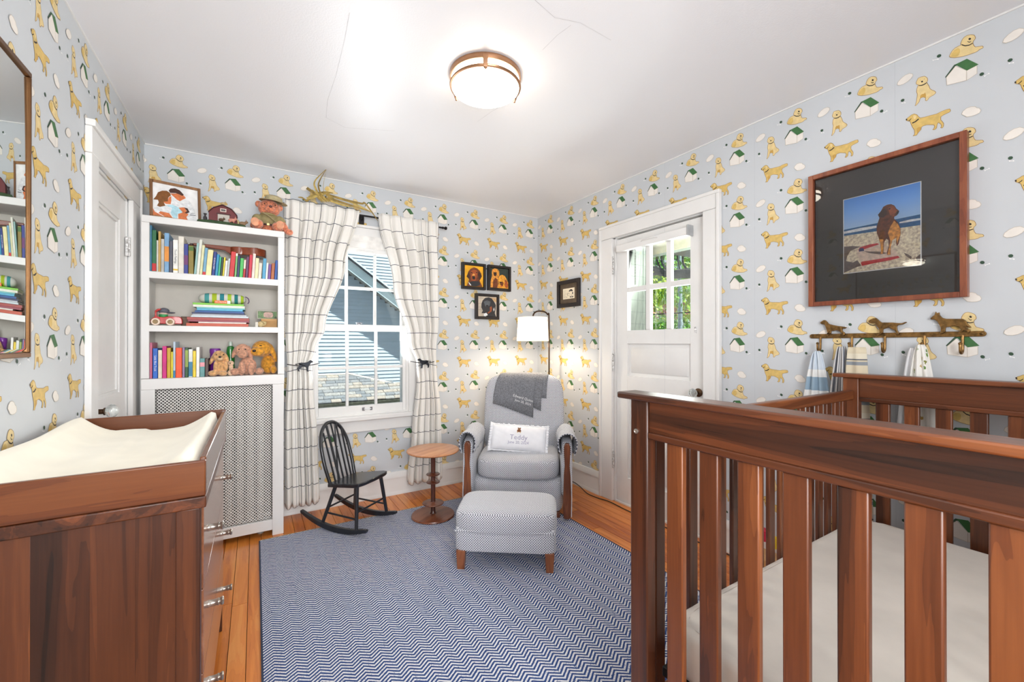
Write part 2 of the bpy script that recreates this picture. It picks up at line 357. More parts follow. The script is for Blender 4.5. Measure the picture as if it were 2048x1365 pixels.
# ---- ceiling: glossy old plaster
m,n,l,b=newmat('ceiling_paint'); b.inputs['Base Color'].default_value=lin((234,234,237)); b.inputs['Roughness'].default_value=.36
v=coords(n,l,'Object'); h=math_(n,l,'ADD',noise(n,l,v,140,4),math_(n,l,'MULTIPLY',noise(n,l,v,2.2,2),2.2)); bump(n,l,b,h,.12,.004)
CEIL_M=m
ceil=struct(MB().box(XL-.14,XR+.14,YR-.14,YB+.14,H,H+.1).build('ceiling',CEIL_M))
crackm=mat('plaster_crack',(206,206,208),.5)
for pts in ([(.29,1.6),(.299,1.741),(.307,2.007),(.303,2.236),(.32,2.415)],[(.833,1.201),(.941,1.228),(1.036,1.198),(1.201,1.203)],[(1.015,1.225),(1.003,1.292),(1.002,1.391)],[(1.069,1.806),(1.046,1.894),(1.027,2.027)],[(.32,2.415),(.425,2.472),(.674,2.364)]):
    P=[Vector((p[0],p[1],H)) for p in pts]; mb=MB()
    for a,b2 in zip(P,P[1:]):
        d=(b2-a).normalized(); w=Vector((-d.y,d.x,0))*.0009; z=Vector((0,0,-.0006)); mb.add([a+w+z,b2+w+z,b2-w+z,a-w+z],[(0,1,2,3)])
    mb.build('plaster_crack',crackm,ceil)
# thin caulk bead along the ceiling line
for i,(x0,x1,y0,y1) in enumerate([(XL,XR,YB-.006,YB),(XR-.006,XR,YR,YB-.006),(XL,XL+.006,YR,YB-.006)]):
    struct(MB().box(x0,x1,y0,y1,H-.007,H-.0004).build('trim_%d'%(i+1),WHITE))
# ---- floor: narrow oak strips, one object each
OAK=[(.22,(170,84,28)),(.45,(208,120,46)),(.62,(224,138,60)),(.85,(236,162,84))]
oak=wood('oak_strip',OAK,'y',across=22,along=1.6,rough=.3,coat=.25,tone=.34,bs=.04)
floor=struct(MB().box(XL-.14,XR+.14,YR-.14,YB+.14,-.06,-.0125).build('floor',mat('subfloor',(60,34,18),.8)))
PWD=.0605; rows=int((XR-XL)/PWD)+1; meshes={}
for r in range(rows):
    x0=XL+r*PWD; x1=min(x0+PWD,XR); y=YR-random.random()*.8
    while y<YB:
        L=round(random.choice((.75,.95,1.15,1.4)),2); a=max(y,YR); c=min(y+L,YB); y+=L
        if c-a<.03: continue
        key=(round(x1-x0,4),round(c-a,4))
        if key not in meshes:
            w=key[0]-.0012; q=key[1]-.0012
            t=MB(); t.add([(0,0,-.012),(w,0,-.012),(w,q,-.012),(0,q,-.012),(.0006,.0006,0),(w-.0006,.0006,0),(w-.0006,q-.0006,0),(.0006,q-.0006,0)],[(3,2,1,0),(4,5,6,7),(0,1,5,4),(1,2,6,5),(2,3,7,6),(3,0,4,7)])
            o=t.build('floor_plank',oak,floor); meshes[key]=o.data
        else:
            o=bpy.data.objects.new('floor_plank',meshes[key]); COL.objects.link(o); o.parent=floor
        o.location=(x0,a,0)
# ---- baseboards
def base(name,pts_fn,u0,u1):
    mb=MB()
    prof=[(0,0),(.030,0),(.030,.008),(.022,.022),(.018,.03),(.018,.128),(.023,.130),(.023,.142),(.016,.165),(.012,.176),(0,.176)]
    mb.prism(prof,pts_fn,u0,u1); return struct(mb.build(name,WHITE,fix=True))
base('baseboard_back',lambda d,z,u:(u,YB-d,z),XL,XR)
base('baseboard_right',lambda d,z,u:(XR-d,u,z),2.425,YB)
base('baseboard_right_near',lambda d,z,u:(XR-d,u,z),YR,1.432)
base('baseboard_rear',lambda d,z,u:(u,YR+d,z),XL,XR)
base('baseboard_left',lambda d,z,u:(XL+d,u,z),YR,2.27)
# ---- window 1 (back wall)
GLASS,n,l,b=newmat('window_glass')
for x in list(n): n.remove(x)
out=n.new('ShaderNodeOutputMaterial'); tr=n.new('ShaderNodeBsdfTransparent'); gl=n.new('ShaderNodeBsdfGlossy'); gl.inputs['Roughness'].default_value=.02
fr=n.new('ShaderNodeFresnel'); fr.inputs[0].default_value=1.45; mx=n.new('ShaderNodeMixShader'); tr.inputs[0].default_value=(.97,.985,.98,1)
l.new(fr.outputs[0],mx.inputs[0]); l.new(tr.outputs[0],mx.inputs[1]); l.new(gl.outputs[0],mx.inputs[2]); l.new(mx.outputs[0],out.inputs[0])
win=struct(MB().box(WX0,WX0+.02,YB,YB+.14,WZ0,WZ1).box(WX1-.02,WX1,YB,YB+.14,WZ0,WZ1).box(WX0,WX1,YB,YB+.14,WZ1-.02,WZ1).box(WX0,WX1,YB+.002,YB+.17,WZ0-.02,WZ0+.012).build('window_1',WHITE,bevel=.002))
mb=MB()
for x0,x1 in ((WX0-.105,WX0+.004),(WX1-.004,WX1+.105)): mb.box(x0,x1,YB-.02,YB-.0005,WZ0,WZ1+.004); 
mb.box(WX0-.105,WX1+.105,YB-.021,YB-.0005,WZ1,WZ1+.105).box(WX0-.115,WX1+.115,YB-.034,YB-.0005,WZ1+.105,WZ1+.125)
mb.build('casing',WHITE,win,bevel=.003)
MB().box(WX0-.125,WX1+.125,YB-.052,YB+.03,WZ0-.034,WZ0).build('stool',WHITE,win,bevel=.006,seg=3)
MB().box(WX0-.10,WX1+.10,YB-.018,YB-.0005,WZ0-.122,WZ0-.034).build('apron',WHITE,win,bevel=.003)
def sash(y,z0,z1,bot,top,zm):
    s=MB().box(WX0+.004,.39,y,y+.03,z0,z1).box(1.009,WX1-.004,y,y+.03,z0,z1).box(.39,1.009,y,y+.03,z0,z0+bot).box(.39,1.009,y,y+.03,z1-top,z1).build('sash',WHITE,win,bevel=.003)
    for x in (.5895,.8015): MB().box(x-.0105,x+.0105,y+.003,y+.027,z0+bot,z1-top).build('muntin',WHITE,s,bevel=.004)
    MB().box(.39,1.009,y+.004,y+.026,zm-.011,zm+.011).build('muntin',WHITE,s,bevel=.004)
    xs=[.39,.579,.60,.791,.812,1.009]
    for i in range(3):
        for a,c in ((z0+bot,zm-.011),(zm+.011,z1-top)):
            MB().box(xs[2*i],xs[2*i+1],y+.0135,y+.0165,a,c).build('pane',GLASS,s)
    return s
s1=sash(YB+.018,WZ0+.004,1.333,.068,.046,1.006)
s2=sash(YB+.052,1.285,WZ1-.004,.044,.05,1.616)
chrome=mat('sash_lift_metal',(150,150,155),.3,1)
for x in (.705,.762): MB().box(x-.009,x+.009,YB+.010,YB+.018,.676,.700).build('lift_bracket',chrome,s1,bevel=.002)
MB().tube([(.705,YB+.006,.688),(.762,YB+.006,.688)],.0035,8).build('lift_bar',mat('clear_acrylic',(225,228,230),.1),s1)
bm_=MB().lathe([(.0,0),(.016,0),(.016,.006),(.008,.012),(.0,.012)],(.675,YB+.035,1.333),12); bm_.box(.655,.70,YB+.028,YB+.040,1.343,1.350); bm_.build('sash_lock',chrome,s1)
# cellular shade pulled up
sh=MB().box(WX0-.005,WX1+.005,YB-.045,YB-.022,1.955,2.0); sh.box(WX0,WX1,YB-.042,YB-.024,1.905,1.955).build('blind_stack',mat('blind_fabric',(236,234,230),.7),win)
bl=MB().box(WX0-.002,WX1+.002,YB-.047,YB-.021,1.872,1.906).build('blind_rail',WHITE,win,bevel=.004)
MB().tube([(.64,YB-.05,1.884),(.66,YB-.056,1.890),(.74,YB-.056,1.890),(.76,YB-.05,1.884)],.004,8).build('blind_handle',WHITE,bl)
# storm window outside
MB().box(WX0,.385,YB+.105,YB+.125,WZ0,WZ1).box(1.018,WX1,YB+.105,YB+.125,WZ0,WZ1).box(.385,1.018,YB+.105,YB+.125,WZ0,WZ0+.05).box(.385,1.018,YB+.105,YB+.125,1.29,1.325).build('storm_frame',mat('storm_aluminium',(206,212,216),.4,.3),win)
# ---- door 1 (right wall, glazed)
XD=XR+.012   # room face of the slab
dr=struct(MB().box(XR+.001,XR+.14,DY0,DY0+.02,0,DZ1).box(XR+.001,XR+.14,DY1-.02,DY1,0,DZ1).box(XR+.001,XR+.14,DY0,DY1,DZ1-.006,DZ1+.014).build('door_1',WHITE))
mb=MB().box(XR-.025,XR-.0005,1.433,DY0+.006,0,DZ1-.001).box(XR-.025,XR-.0005,DY1-.006,2.424,0,DZ1-.001).box(XR-.0255,XR-.0005,1.4325,2.4245,DZ1,2.091)
mb.box(XR-.033,XR-.0015,1.431,1.452,0,2.072).box(XR-.033,XR-.0015,2.405,2.426,0,2.072).box(XR-.0335,XR-.0015,1.4305,2.4265,2.0725,2.093)
mb.build('casing',WHITE,dr,bevel=.004)
mb=MB(); y0,y1=DY0+.022,DY1-.022; gy0,gy1,gz0,gz1=1.650,2.172,1.286,1.905
mb.box(XD,XD+.036,y0,gy0,.012,1.972).box(XD,XD+.036,gy1,y1,.012,1.972).box(XD,XD+.036,gy0,gy1,gz1,1.972).box(XD,XD+.036,gy0,gy1,1.188,gz0).box(XD,XD+.036,gy0,gy1,.80,.953).box(XD,XD+.036,gy0,gy1,.012,.20)
mb.box(XD,XD+.036,1.885,1.938,.20,.80)
slab=mb.build('door_slab',WHITE,dr,bevel=.002)
MB().box(XD+.037,XD+.052,DY0+.02,DY0+.045,0,DZ1-.006).box(XD+.037,XD+.052,DY1-.045,DY1-.02,0,DZ1-.006).box(XD+.037,XD+.052,DY0+.045,DY1-.045,1.955,DZ1-.006).build('door_stop',WHITE,dr)
for a,c,z0,z1 in ((gy0,gy1,.953,1.188),(gy0,1.885,.20,.80),(1.938,gy1,.20,.80)):
    t=MB(); w=.022
    t.box(XD+.016,XD+.03,a,c,z0,z1); t.add([(XD+.016,a+w,z0+w),(XD+.016,c-w,z0+w),(XD+.016,c-w,z1-w),(XD+.016,a+w,z1-w),(XD+.008,a+w+.012,z0+w+.012),(XD+.008,c-w-.012,z0+w+.012),(XD+.008,c-w-.012,z1-w-.012),(XD+.008,a+w+.012,z1-w-.012)],[(0,1,5,4),(1,2,6,5),(2,3,7,6),(3,0,4,7),(4,5,6,7)])
    t.build('door_panel',WHITE,slab,fix=True)
ys=[gy0,1.790,1.832,1.965,2.000,gy1]
for y in (1.811,1.9825): MB().box(XD-.002,XD+.03,y-.0195,y+.0195,gz0,gz1).build('muntin',WHITE,slab,bevel=.006,seg=3)
MB().box(XD-.001,XD+.029,gy0,gy1,1.566,1.602).build('muntin',WHITE,slab,bevel=.006,seg=3)
for i in range(3):
    for a,c in ((gz0,1.566),(1.602,gz1)): MB().box(XD+.014,XD+.017,ys[2*i],ys[2*i+1],a,c).build('pane',GLASS,slab)
t=MB().box(XD-.052,XD-.004,1.636,2.236,1.868,1.918); t.build('blind_rail',WHITE,slab,bevel=.005,seg=3)
MB().box(XD-.058,XD,1.626,1.636,1.862,1.930).build('blind_bracket',mat('grey_plastic',(170,172,174),.5),slab,bevel=.003)
MB().tube([(XD-.05,1.86,1.90),(XD-.06,1.88,1.905),(XD-.06,1.98,1.905),(XD-.05,2.0,1.90)],.004,8).build('blind_handle',WHITE,slab)
hinge=mat('worn_hinge',(205,200,192),.45,.2,var=.35,vs=90)
for z in (1.78,1.05,.32):
    t=MB()
    for k in range(3): t.tube([(XR-.018,DY1-.014,z-.055+k*.037),(XR-.018,DY1-.014,z-.055+k*.037+.034)],.0075,8)
    t.ell((XR-.018,DY1-.014,z+.06),(.007,.007,.009)).ell((XR-.018,DY1-.014,z-.06),(.007,.007,.009)); t.build('hinge',hinge,dr)
brass=mat('aged_bronze',(88,66,48),.4,.9)
CRY,n,l,b=newmat('cut_glass'); b.inputs['Base Color'].default_value=(.86,.9,.88,1); b.inputs['Roughness'].default_value=.06; b.inputs['Transmission Weight'].default_value=.75; b.inputs['IOR'].default_value=1.5
def knob(parent,x,y,z,s):
    R=Euler((0,s*PI/2,0)).to_matrix()
    MB().lathe([(0,0),(.026,0),(.027,.004),(.02,.009),(.011,.013),(.011,.03),(.016,.033),(.016,.037),(0,.037)],(x,y,z),18,R=R).build('rosette',brass,parent)
    MB().lathe([(0,.036),(.014,.038),(.024,.045),(.0285,.055),(.0285,.064),(.022,.073),(.012,.077),(0,.077)],(x,y,z),8,R=R,sm=False).build('glass_knob',CRY,parent)
knob(slab,XD,1.592,.888,-1)
MB().box(XD-.003,XD,1.606,1.620,1.255,1.295).build('latch_plate',hinge,slab)
MB().box(XR-.004,XR+.14,DY0+.02,DY1-.02,0,.011).build('threshold',WHITE,dr)
# ---- door 2 (left wall, closet)
XE=XL-.008
d2=struct(MB().box(XL-.14,XL-.001,LY0,LY0+.012,0,LZ1).box(XL-.14,XL-.001,LY1-.012,LY1,0,LZ1).box(XL-.14,XL-.001,LY0,LY1,LZ1-.012,LZ1).build('door_2',WHITE))
mb=MB().box(XL+.0005,XL+.022,2.27,LY0+.004,0,LZ1-.001).box(XL+.0005,XL+.022,LY1-.004,3.10,0,LZ1-.001).box(XL+.0005,XL+.0225,2.2695,3.1005,LZ1,2.0555).box(XL+.0015,XL+.032,2.268,3.102,2.056,2.083).box(XL+.0015,XL+.031,3.082,3.101,0,2.0555)
mb.build('casing',WHITE,d2,bevel=.003)
y0,y1=LY0+.014,LY1-.014
mb=MB().box(XE-.035,XE,y0,y0+.10,.01,LZ1-.014).box(XE-.035,XE,y1-.10,y1,.01,LZ1-.014).box(XE-.035,XE,y0+.1,y1-.1,1.815,LZ1-.014).box(XE-.035,XE,y0+.1,y1-.1,.80,.95).box(XE-.035,XE,y0+.1,y1-.1,.01,.2)
slab=mb.build('door_slab',WHITE,d2,bevel=.002)
for z0,z1 in ((.95,1.815),(.2,.8)): 
    t=MB().box(XE-.026,XE-.014,y0+.1,y1-.1,z0,z1); t.box(XE-.014,XE-.006,y0+.1,y0+.115,z0,z1).box(XE-.014,XE-.006,y1-.115,y1-.1,z0,z1).box(XE-.014,XE-.006,y0+.115,y1-.115,z1-.015,z1).box(XE-.014,XE-.006,y0+.115,y1-.115,z0,z0+.015); t.build('door_panel',WHITE,slab)
knob(slab,XE,2.42,.905,1)
for z in (1.70,.30):
    t=MB().box(XL-.004,XL+.006,LY1-.03,LY1+.004,z-.05,z+.05)
    for k in range(3): t.tube([(XL+.006,LY1-.012,z-.05+k*.035),(XL+.006,LY1-.012,z-.05+k*.035+.031)],.007,8)
    t.build('hinge',hinge,d2)
# made-up window behind the camera, added to carry the frontal fill light
w2=struct(MB().box(-.5,.85,YR-.14,YR-.002,.85,.87).box(-.5,-.48,YR-.1,YR-.04,.87,2.15).box(.83,.85,YR-.1,YR-.04,.87,2.15).box(-.48,.83,YR-.1,YR-.04,2.12,2.15).build('window_added',WHITE,bevel=.002))
# ================================================================ OUTSIDE
struct(MB().box(-1.6,3.2,YR-.95,YR-.14,2.42,2.5).build('trim_4',WHITE))   # unseen eave, added to keep direct sun out of the rear opening
SID=mat('blue_clapboard',(160,182,200),.6,var=.03,vs=5)
FASC=mat('pale_blue_fascia',(186,214,226),.5,var=.02); DARKR=mat('dark_roof_edge',(52,62,74),.8); SOFF=mat('grey_soffit',(132,140,142),.7,var=.05)
nh=thing('neighbour_house','neighbouring house gable with pale blue clapboards and sloping rake, seen through the window','house',(0,12,0))
bd=None
for k in range(60):
    z=-1.2+.1*k; x1=min(7,2.146+(3.06-(z+.05))/.72); x0=-2.5
    if x1<x0+.2: break
    if bd is None:
        bd=MB().add([(0,0,0),(1,0,0),(1,-.026,0),(0,-.026,0),(0,0,.108),(1,0,.108),(1,-.003,.108),(0,-.003,.108)],[(3,2,1,0),(4,5,6,7),(3,0,4,7)[::-1],(2,3,7,6),(1,2,6,5),(0,1,5,4)]).build('siding_board',SID,nh); o=bd
    else: o=bpy.data.objects.new('siding_board',bd.data); COL.objects.link(o); o.parent=nh
    o.location=(x0,0,z); o.scale=(x1-x0,1,1)
def rakebox(name,y0,y1,n0,n1,m):
    a=math.atan(.72); t=MB(); R=Matrix.Rotation(a,3,'Y')
    t.box(-5.5,6.5,y0,y1,n0,n1,R=R,T=(2.146,0,3.06)); return t.build(name,m,nh)
rakebox('soffit',-.45,.0,.02,.05,SOFF); rakebox('fascia',-.48,-.45,-.02,.20,FASC); rakebox('fascia_trim',-.50,-.48,.12,.20,FASC); rakebox('roof',-.56,6,.20,.27,DARKR); rakebox('drip_edge',-.58,-.56,.235,.275,FASC)
for k in range(26):
    a=math.atan(.72); s=-4+k*.35; c=Vector((2.146,0,3.06))+Matrix.Rotation(a,3,'Y')@Vector((s,0,.018)); MB().box(-.006,.006,-.44,-.01,-.004,.004,R=Matrix.Rotation(a,3,'Y'),T=c).build('soffit_joint',DARKR,nh)
fh=thing('far_house_wall','further pale blue clapboard wall rising behind the gable roof outside the window','house',(0,17,0))
for k in range(40):
    z=1.0+.12*k; o=bpy.data.objects.new('siding_board',bd.data); COL.objects.link(o); o.parent=fh; o.location=(-1,0,z); o.scale=(12,1,1.16)
pr=thing('porch_roof','low hip roof with weathered grey shingles just outside the window','roof',(0,5.6,.40))
def slope(x,t): return (x,.6*t,.045+.295*t)
MB().add([(-1.5,0,.03),(2.35,0,.03),(1.126,.6,.335),(-1.5,.6,.335),(-1.5,1.3,-.1),(2.35,1.3,-.1)],[(0,1,2,3),(3,2,5,4),(1,5,2)]).build('deck',DARKR,pr)
shm=[mat('shingle_%d'%i,c,.9,var=.12,vs=40,bs=.2,bscale=120) for i,c in enumerate([(112,118,124),(124,128,130),(98,106,114),(130,128,124)])]
sh_me={}
for r in range(9):
    t0=r/9; x=-.3-(.07 if r%2 else 0)
    while x<2.3:
        w=random.choice((.12,.15,.19)); xe=x+w
        if x<1.126+(1-t0)*1.1 and x>.3:
            mi=random.randrange(4); key=(w,mi)
            if key not in sh_me:
                b_=MB().add([(0,0,0),(w-.004,0,0),(w-.004,.09,.038),(0,.09,.038),(0,0,.012),(w-.004,0,.012),(w-.004,.09,.045),(0,.09,.045)],[(4,5,6,7),(0,1,5,4),(1,2,6,5),(3,0,4,7)]); o=b_.build('shingle',shm[mi],pr); sh_me[key]=o.data
            else: o=bpy.data.objects.new('shingle',sh_me[key]); COL.objects.link(o); o.parent=pr
            p=slope(x,t0); o.location=(p[0],p[1],p[2]+random.uniform(-.002,.004))
        x=xe
MB().tube([(-1.5,.61,.352),(1.13,.61,.352),(2.0,.19,.12),(2.4,-.02,.04)],.016,6).build('ridge_cap',mat('cream_trim',(232,226,206),.6),pr)
MB().box(-1.5,2.5,-.08,.01,-.10,.035).build('gutter',mat('dark_green_gutter',(46,52,44),.7,var=.2),pr)
struct(MB().box(-30,30,3.6,40,-3.2,-3.0).box(2.6,40,-20,3.6,-3.2,-3.0).build('ground_outside',mat('pale_drive',(136,134,126),.9,var=.12,vs=3)))
# beyond the glazed door: storm porch and trees
PORCH=mat('grey_green_porch_paint',(150,160,150),.6,var=.04)
pc=thing('storm_porch','grey green porch side panel and beige lintel outside the glazed door','porch',(2.5,2.36,0))
MB().box(-.03,.26,0,.05,.0,2.3).build('side_panel',PORCH,pc); MB().box(.215,.232,-.012,0,.0,2.3).box(.245,.30,-.02,.06,0,2.3).build('post',PORCH,pc,bevel=.004)
MB().box(.38,.48,-1.6,.08,1.945,2.06).build('lintel',mat('beige_lintel',(176,170,146),.6),pc,bevel=.004)
MB().box(-.03,1.5,-1.6,.3,2.06,2.14).build('soffit',SOFF,pc)
MB().box(.395,.40,-1.6,.08,1.925,1.95).build('bead',PORCH,pc)
ch=thing('door_chain','dark chain hanging outside the upper left pane of the glazed door','chain',(2.585,2.325,1.66))
ironm=mat('dark_iron',(40,38,36),.5,.7)
for k in range(12):
    a=k%2*PI/2; t=MB(); t.tube([(math.cos(q)*.006*math.cos(a),math.cos(q)*.006*math.sin(a),math.sin(q)*.014+.014+k*.0225) for q in [2*PI*i/10 for i in range(10)]],.0018,5,loop=True); t.build('link',ironm,ch)
MB().tube([(0,0,.28),(0,.03,.285)],.003,6).build('hook',ironm,ch)
BARK=mat('tree_bark',(62,70,70),.9,var=.3,vs=30,bs=.6,bscale=30)
LEAF=[mat('leaf_%d'%i,c,.6,var=.25,vs=2.5) for i,c in enumerate([(150,180,60),(96,156,52),(66,128,60),(196,178,70),(190,120,110)])]
def leaves(name,parent,m,cs,n,size,seed):
    rnd=random.Random(seed); vs=[];fs=[]
    for i in range(n):
        c,r=rnd.choice(cs); d=Vector((rnd.gauss(0,1),rnd.gauss(0,1),rnd.gauss(0,1))); d=d.normalized()*(rnd.random()**.45)
        p=Vector(c)+Vector((d.x*r[0],d.y*r[1],d.z*r[2])); e=Euler((rnd.random()*6,rnd.random()*6,rnd.random()*6)).to_matrix(); s=size*rnd.uniform(.6,1.3); o=len(vs)
        vs+=[p+e@Vector(q)*s for q in ((-1,0,0),(0,-.45,.12),(1,0,0),(0,.45,.12))]; fs+=[(o,o+1,o+2),(o,o+2,o+3)]
    mb=MB(); mb.add(vs,fs); return mb.build(name,m,parent,kind='stuff')
tr=thing('oak_tree','spreading tree with a thick dark branch crossing the upper door panes','tree',(6.4,3.2,-3))
def rel(P,o): return [(p[0]-o[0],p[1]-o[1],p[2]-o[2]) for p in P]
O=(6.4,3.2,-3)
MB().tube(rel(bez([(6.4,3.2,-3),(6.45,3.25,0),(6.5,3.5,1.6),(6.5,4.0,2.2)],5),O),[.24]*5+[.22]*5+[.17]*5+[.15],10).build('trunk',BARK,tr)
MB().tube(rel(bez([(6.5,3.9,2.1),(6.5,4.5,2.38),(6.5,4.95,2.44),(6.5,5.2,2.52),(6.5,5.5,2.66),(6.6,6.2,2.95)],5),O),[.13]*5+[.085]*5+[.07]*5+[.055]*5+[.045]*5+[.03],8).build('branch',BARK,tr)
for P,r in (([(6.5,5.05,2.42),(6.5,5.3,2.5),(6.5,5.5,2.5)],.035),([(6.5,4.95,2.46),(6.5,5.15,2.62),(6.5,5.2,2.8),(6.5,5.1,3.1)],.022),([(6.5,5.2,2.55),(6.5,5.3,2.74),(6.45,5.33,3.1)],.018),([(6.5,4.6,2.42),(6.5,4.75,2.65),(6.5,4.65,3.0)],.02),([(6.5,4.8,2.44),(6.5,4.85,2.7),(6.5,4.95,3.1)],.014)):
    MB().tube(rel(bez(P,4),O),r,6).build('branch',BARK,tr)
leaves('foliage',tr,LEAF[1],[(tuple(a-b for a,b in zip(c,O)),(.9,.9,.45)) for c in ((7.2,5.4,3.1),(7.0,4.6,3.3),(7.4,6.2,3.2),(6.6,3.6,3.4),(7.2,5.2,2.2))],1500,.05,3)
def bush(x,y,z0,cs,m,n,size,label,seed,name='tree'):
    t=thing(name,label,'tree' if name!='hedge' else 'hedge',(x,y,z0)); MB().tube([(0,0,0),(.05,.05,1.4),(0,.1,3.2)],[.09,.07,.05],7).build('trunk',BARK,t)
    leaves('foliage',t,LEAF[m],cs,n,size,seed); return t
bush(9.0,7.0,-3,[((0,0,5.2),(1.6,1.6,.9)),((.2,-1,5.5),(1.4,1.4,1.0)),((0,1.2,4.9),(1.4,1.4,1))],0,2800,.085,'yellow green tree behind the lower door panes',11)
bush(15,12,-3,[((0,0,6.4),(2.6,2.6,2.0)),((0,-2.3,7.4),(2.6,2.6,1.8)),((.3,2.0,7.6),(2.6,2.6,1.8))],2,2800,.14,'dark green tree furthest behind the glazed door',12)
bush(8.0,5.6,-3,[((0,0,4.3),(.8,.9,.45)),((0,.8,4.35),(.8,.8,.5)),((0,-.9,4.25),(.8,.8,.45))],1,2600,.05,'bright green shrub along the bottom of the lower door panes',13,'hedge')
bush(8.6,7.2,-3,[((0,-.6,4.95),(.45,.6,.2)),((0,.5,5.15),(.5,.5,.22))],4,420,.05,'small pinkish red leaved tree behind the lower door panes',14)
fr_=thing('garden_fence','thin dark fence rail behind the shrub outside the door','fence',(7.2,5.6,-3)); MB().tube([(0,-2,4.77),(0,2.4,4.8)],.014,6).build('rail',ironm,fr_)
for y in (-1.9,0,1.9): MB().tube([(0,y,0),(0,y,4.85)],.018,6).build('post',ironm,fr_)
st=thing('slim_tree','slim pale grey tree trunk behind the lower right door pane','tree',(7.4,5.49,-3)); MB().tube(bez([(0,0,0),(.02,0,3),(0,-.02,5),(0,0,6)],5),.045,8).build('trunk',mat('grey_bark',(140,164,176),.8,var=.2,vs=20),st)
# ================================================================ RUG
RUG,n,l,b=newmat('herringbone_rug'); tc=n.new('ShaderNodeTexCoord'); sp=n.new('ShaderNodeSeparateXYZ'); l.new(tc.outputs['Object'],sp.inputs[0])
X,Y=sp.outputs[0],sp.outputs[1]
wv=noise(n,l,tc.outputs['Object'],40,2); X=math_(n,l,'ADD',X,math_(n,l,'MULTIPLY',math_(n,l,'SUBTRACT',wv,.5),.006))
col=math_(n,l,'MULTIPLY',X,1/.070); tri=math_(n,l,'ABSOLUTE',math_(n,l,'SUBTRACT',math_(n,l,'FRACT',col),.5))
ph=math_(n,l,'ADD',math_(n,l,'MULTIPLY',Y,1/.0165),math_(n,l,'MULTIPLY',tri,3.0))
sq=math_(n,l,'FRACT',ph); yarn=math_(n,l,'GREATER_THAN',sq,.52)
f2=noise(n,l,tc.outputs['Object'],260,2); f3=noise(n,l,tc.outputs['Object'],1.3,3)
yarn=math_(n,l,'MULTIPLY',yarn,math_(n,l,'GREATER_THAN',f2,.36))
navy=mixc(n,l,f3,lin((26,48,100)),lin((46,80,142))); ivory=lin((214,216,220))
l.new(mixc(n,l,yarn,navy,ivory),b.inputs['Base Color']); b.inputs['Roughness'].default_value=.95
bump(n,l,b,math_(n,l,'ADD',math_(n,l,'ABSOLUTE',math_(n,l,'SUBTRACT',sq,.5)),f2),.6,.003)
rg=thing('area_rug','large blue and ivory herringbone rug covering the middle of the floor','rug',(.026,.55,0))
MB().grid(lambda u,v:(u*1.782,v*2.375,.009+.0008*math.sin(u*37)*math.sin(v*29)),60,60).box(0,1.782,0,2.375,.0006,.0085).build('pile',RUG,rg)
MB().box(-.004,1.786,2.372,2.385,.0005,.0095).build('binding',mat('tan_binding',(160,148,130),.9),rg,bevel=.003)
MB().box(-.006,.001,0,2.372,.0005,.0095).build('selvedge',mat('navy_selvedge',(48,58,80),.9),rg); MB().box(1.781,1.788,0,2.372,.0005,.0095).build('selvedge',mat('navy_selvedge',(48,58,80),.9),rg)
# ================================================================ CRIB
cb=thing('crib','dark walnut crib with slatted sides, its end panels facing the camera and the wall','crib',(1.5,.388,0))
CX,CY=1.5,.388
wz,wx,wy=walnut('z'),walnut('x'),walnut('y')
def cbx(name,x0,x1,y0,y1,z0,z1,m,bev=.003,par=cb): return MB().box(x0-CX,x1-CX,y0-CY,y1-CY,z0,z1).build(name,m,par,bevel=bev)
def endpanel(x0,x1,ytop):
    """x0..x1 thickness of the posts"""
    xm=(x0+x1)/2
    for y0,y1 in ((.726,.782),(-.006,.050)):
        p=cbx('post',x0,x1,y0,y1,.0102 if x0<1 else .0005,1.050,wz,.004)
        if x0<1:
            for z in (.967,.30): MB().lathe([(0,0),(.0065,0),(.0065,-.0035),(.004,-.004),(.003,-.0025),(0,-.0025)],(x0-CX-.0004,(y0+y1)/2-CY+.006*(1 if y0>.3 else -1),z),14,R=Euler((0,PI/2,0)).to_matrix()).build('bolt',mat('steel_bolt',(196,192,184),.3,.9),p)
    cbx('top_rail',x0-.018,x1+.018,-.037,.813,1.050,1.067,wy,.004)
    cbx('header_panel',xm-.010,xm+.010,.050,.726,.969,1.050,wy,.002)
    cbx('header_rail',x0+.002,x1-.002,.050,.726,.953,.970,wy,.003)
    cbx('bottom_rail',xm-.012,xm+.012,.050,.726,.16,.24,wy,.003)
    for k in range(7):
        yc=.6515-k*.0878; cbx('slat',xm-.0085,xm+.0085,yc-.0222,yc+.0222,.24,.953,wz,.003)
endpanel(.85,.884,0); endpanel(2.142,2.176,0)
for yc in (.755,.020):
    cbx('side_rail',.884,2.142,yc-.013,yc+.013,.958,.997,wx,.004)
    cbx('side_bottom_rail',.884,2.142,yc-.012,yc+.012,.20,.26,wx,.003)
    for k in range(17):
        xc=.93+k*.0715; cbx('slat',xc-.0185,xc+.0185,yc-.007,yc+.007,.26,.958,wz,.003)
fm=mat('black_steel',(24,24,26),.5,.3); MB().box(.90-CX,2.13-CX,.05-CY,.08-CY,.335,.36).box(.90-CX,2.13-CX,.69-CY,.72-CY,.335,.36).box(.90-CX,.93-CX,.08-CY,.69-CY,.335,.36).box(2.10-CX,2.13-CX,.08-CY,.69-CY,.335,.36).build('mattress_frame',fm,cb,bevel=.002)
SHEET=mat('ivory_sheet',(234,228,218),.75,var=.03,vs=7,bs=.12,bscale=9,sheen=.2)
ms=thing('crib_mattress','ivory fitted sheet mattress inside the walnut crib','mattress',(1.513,.387,.362))
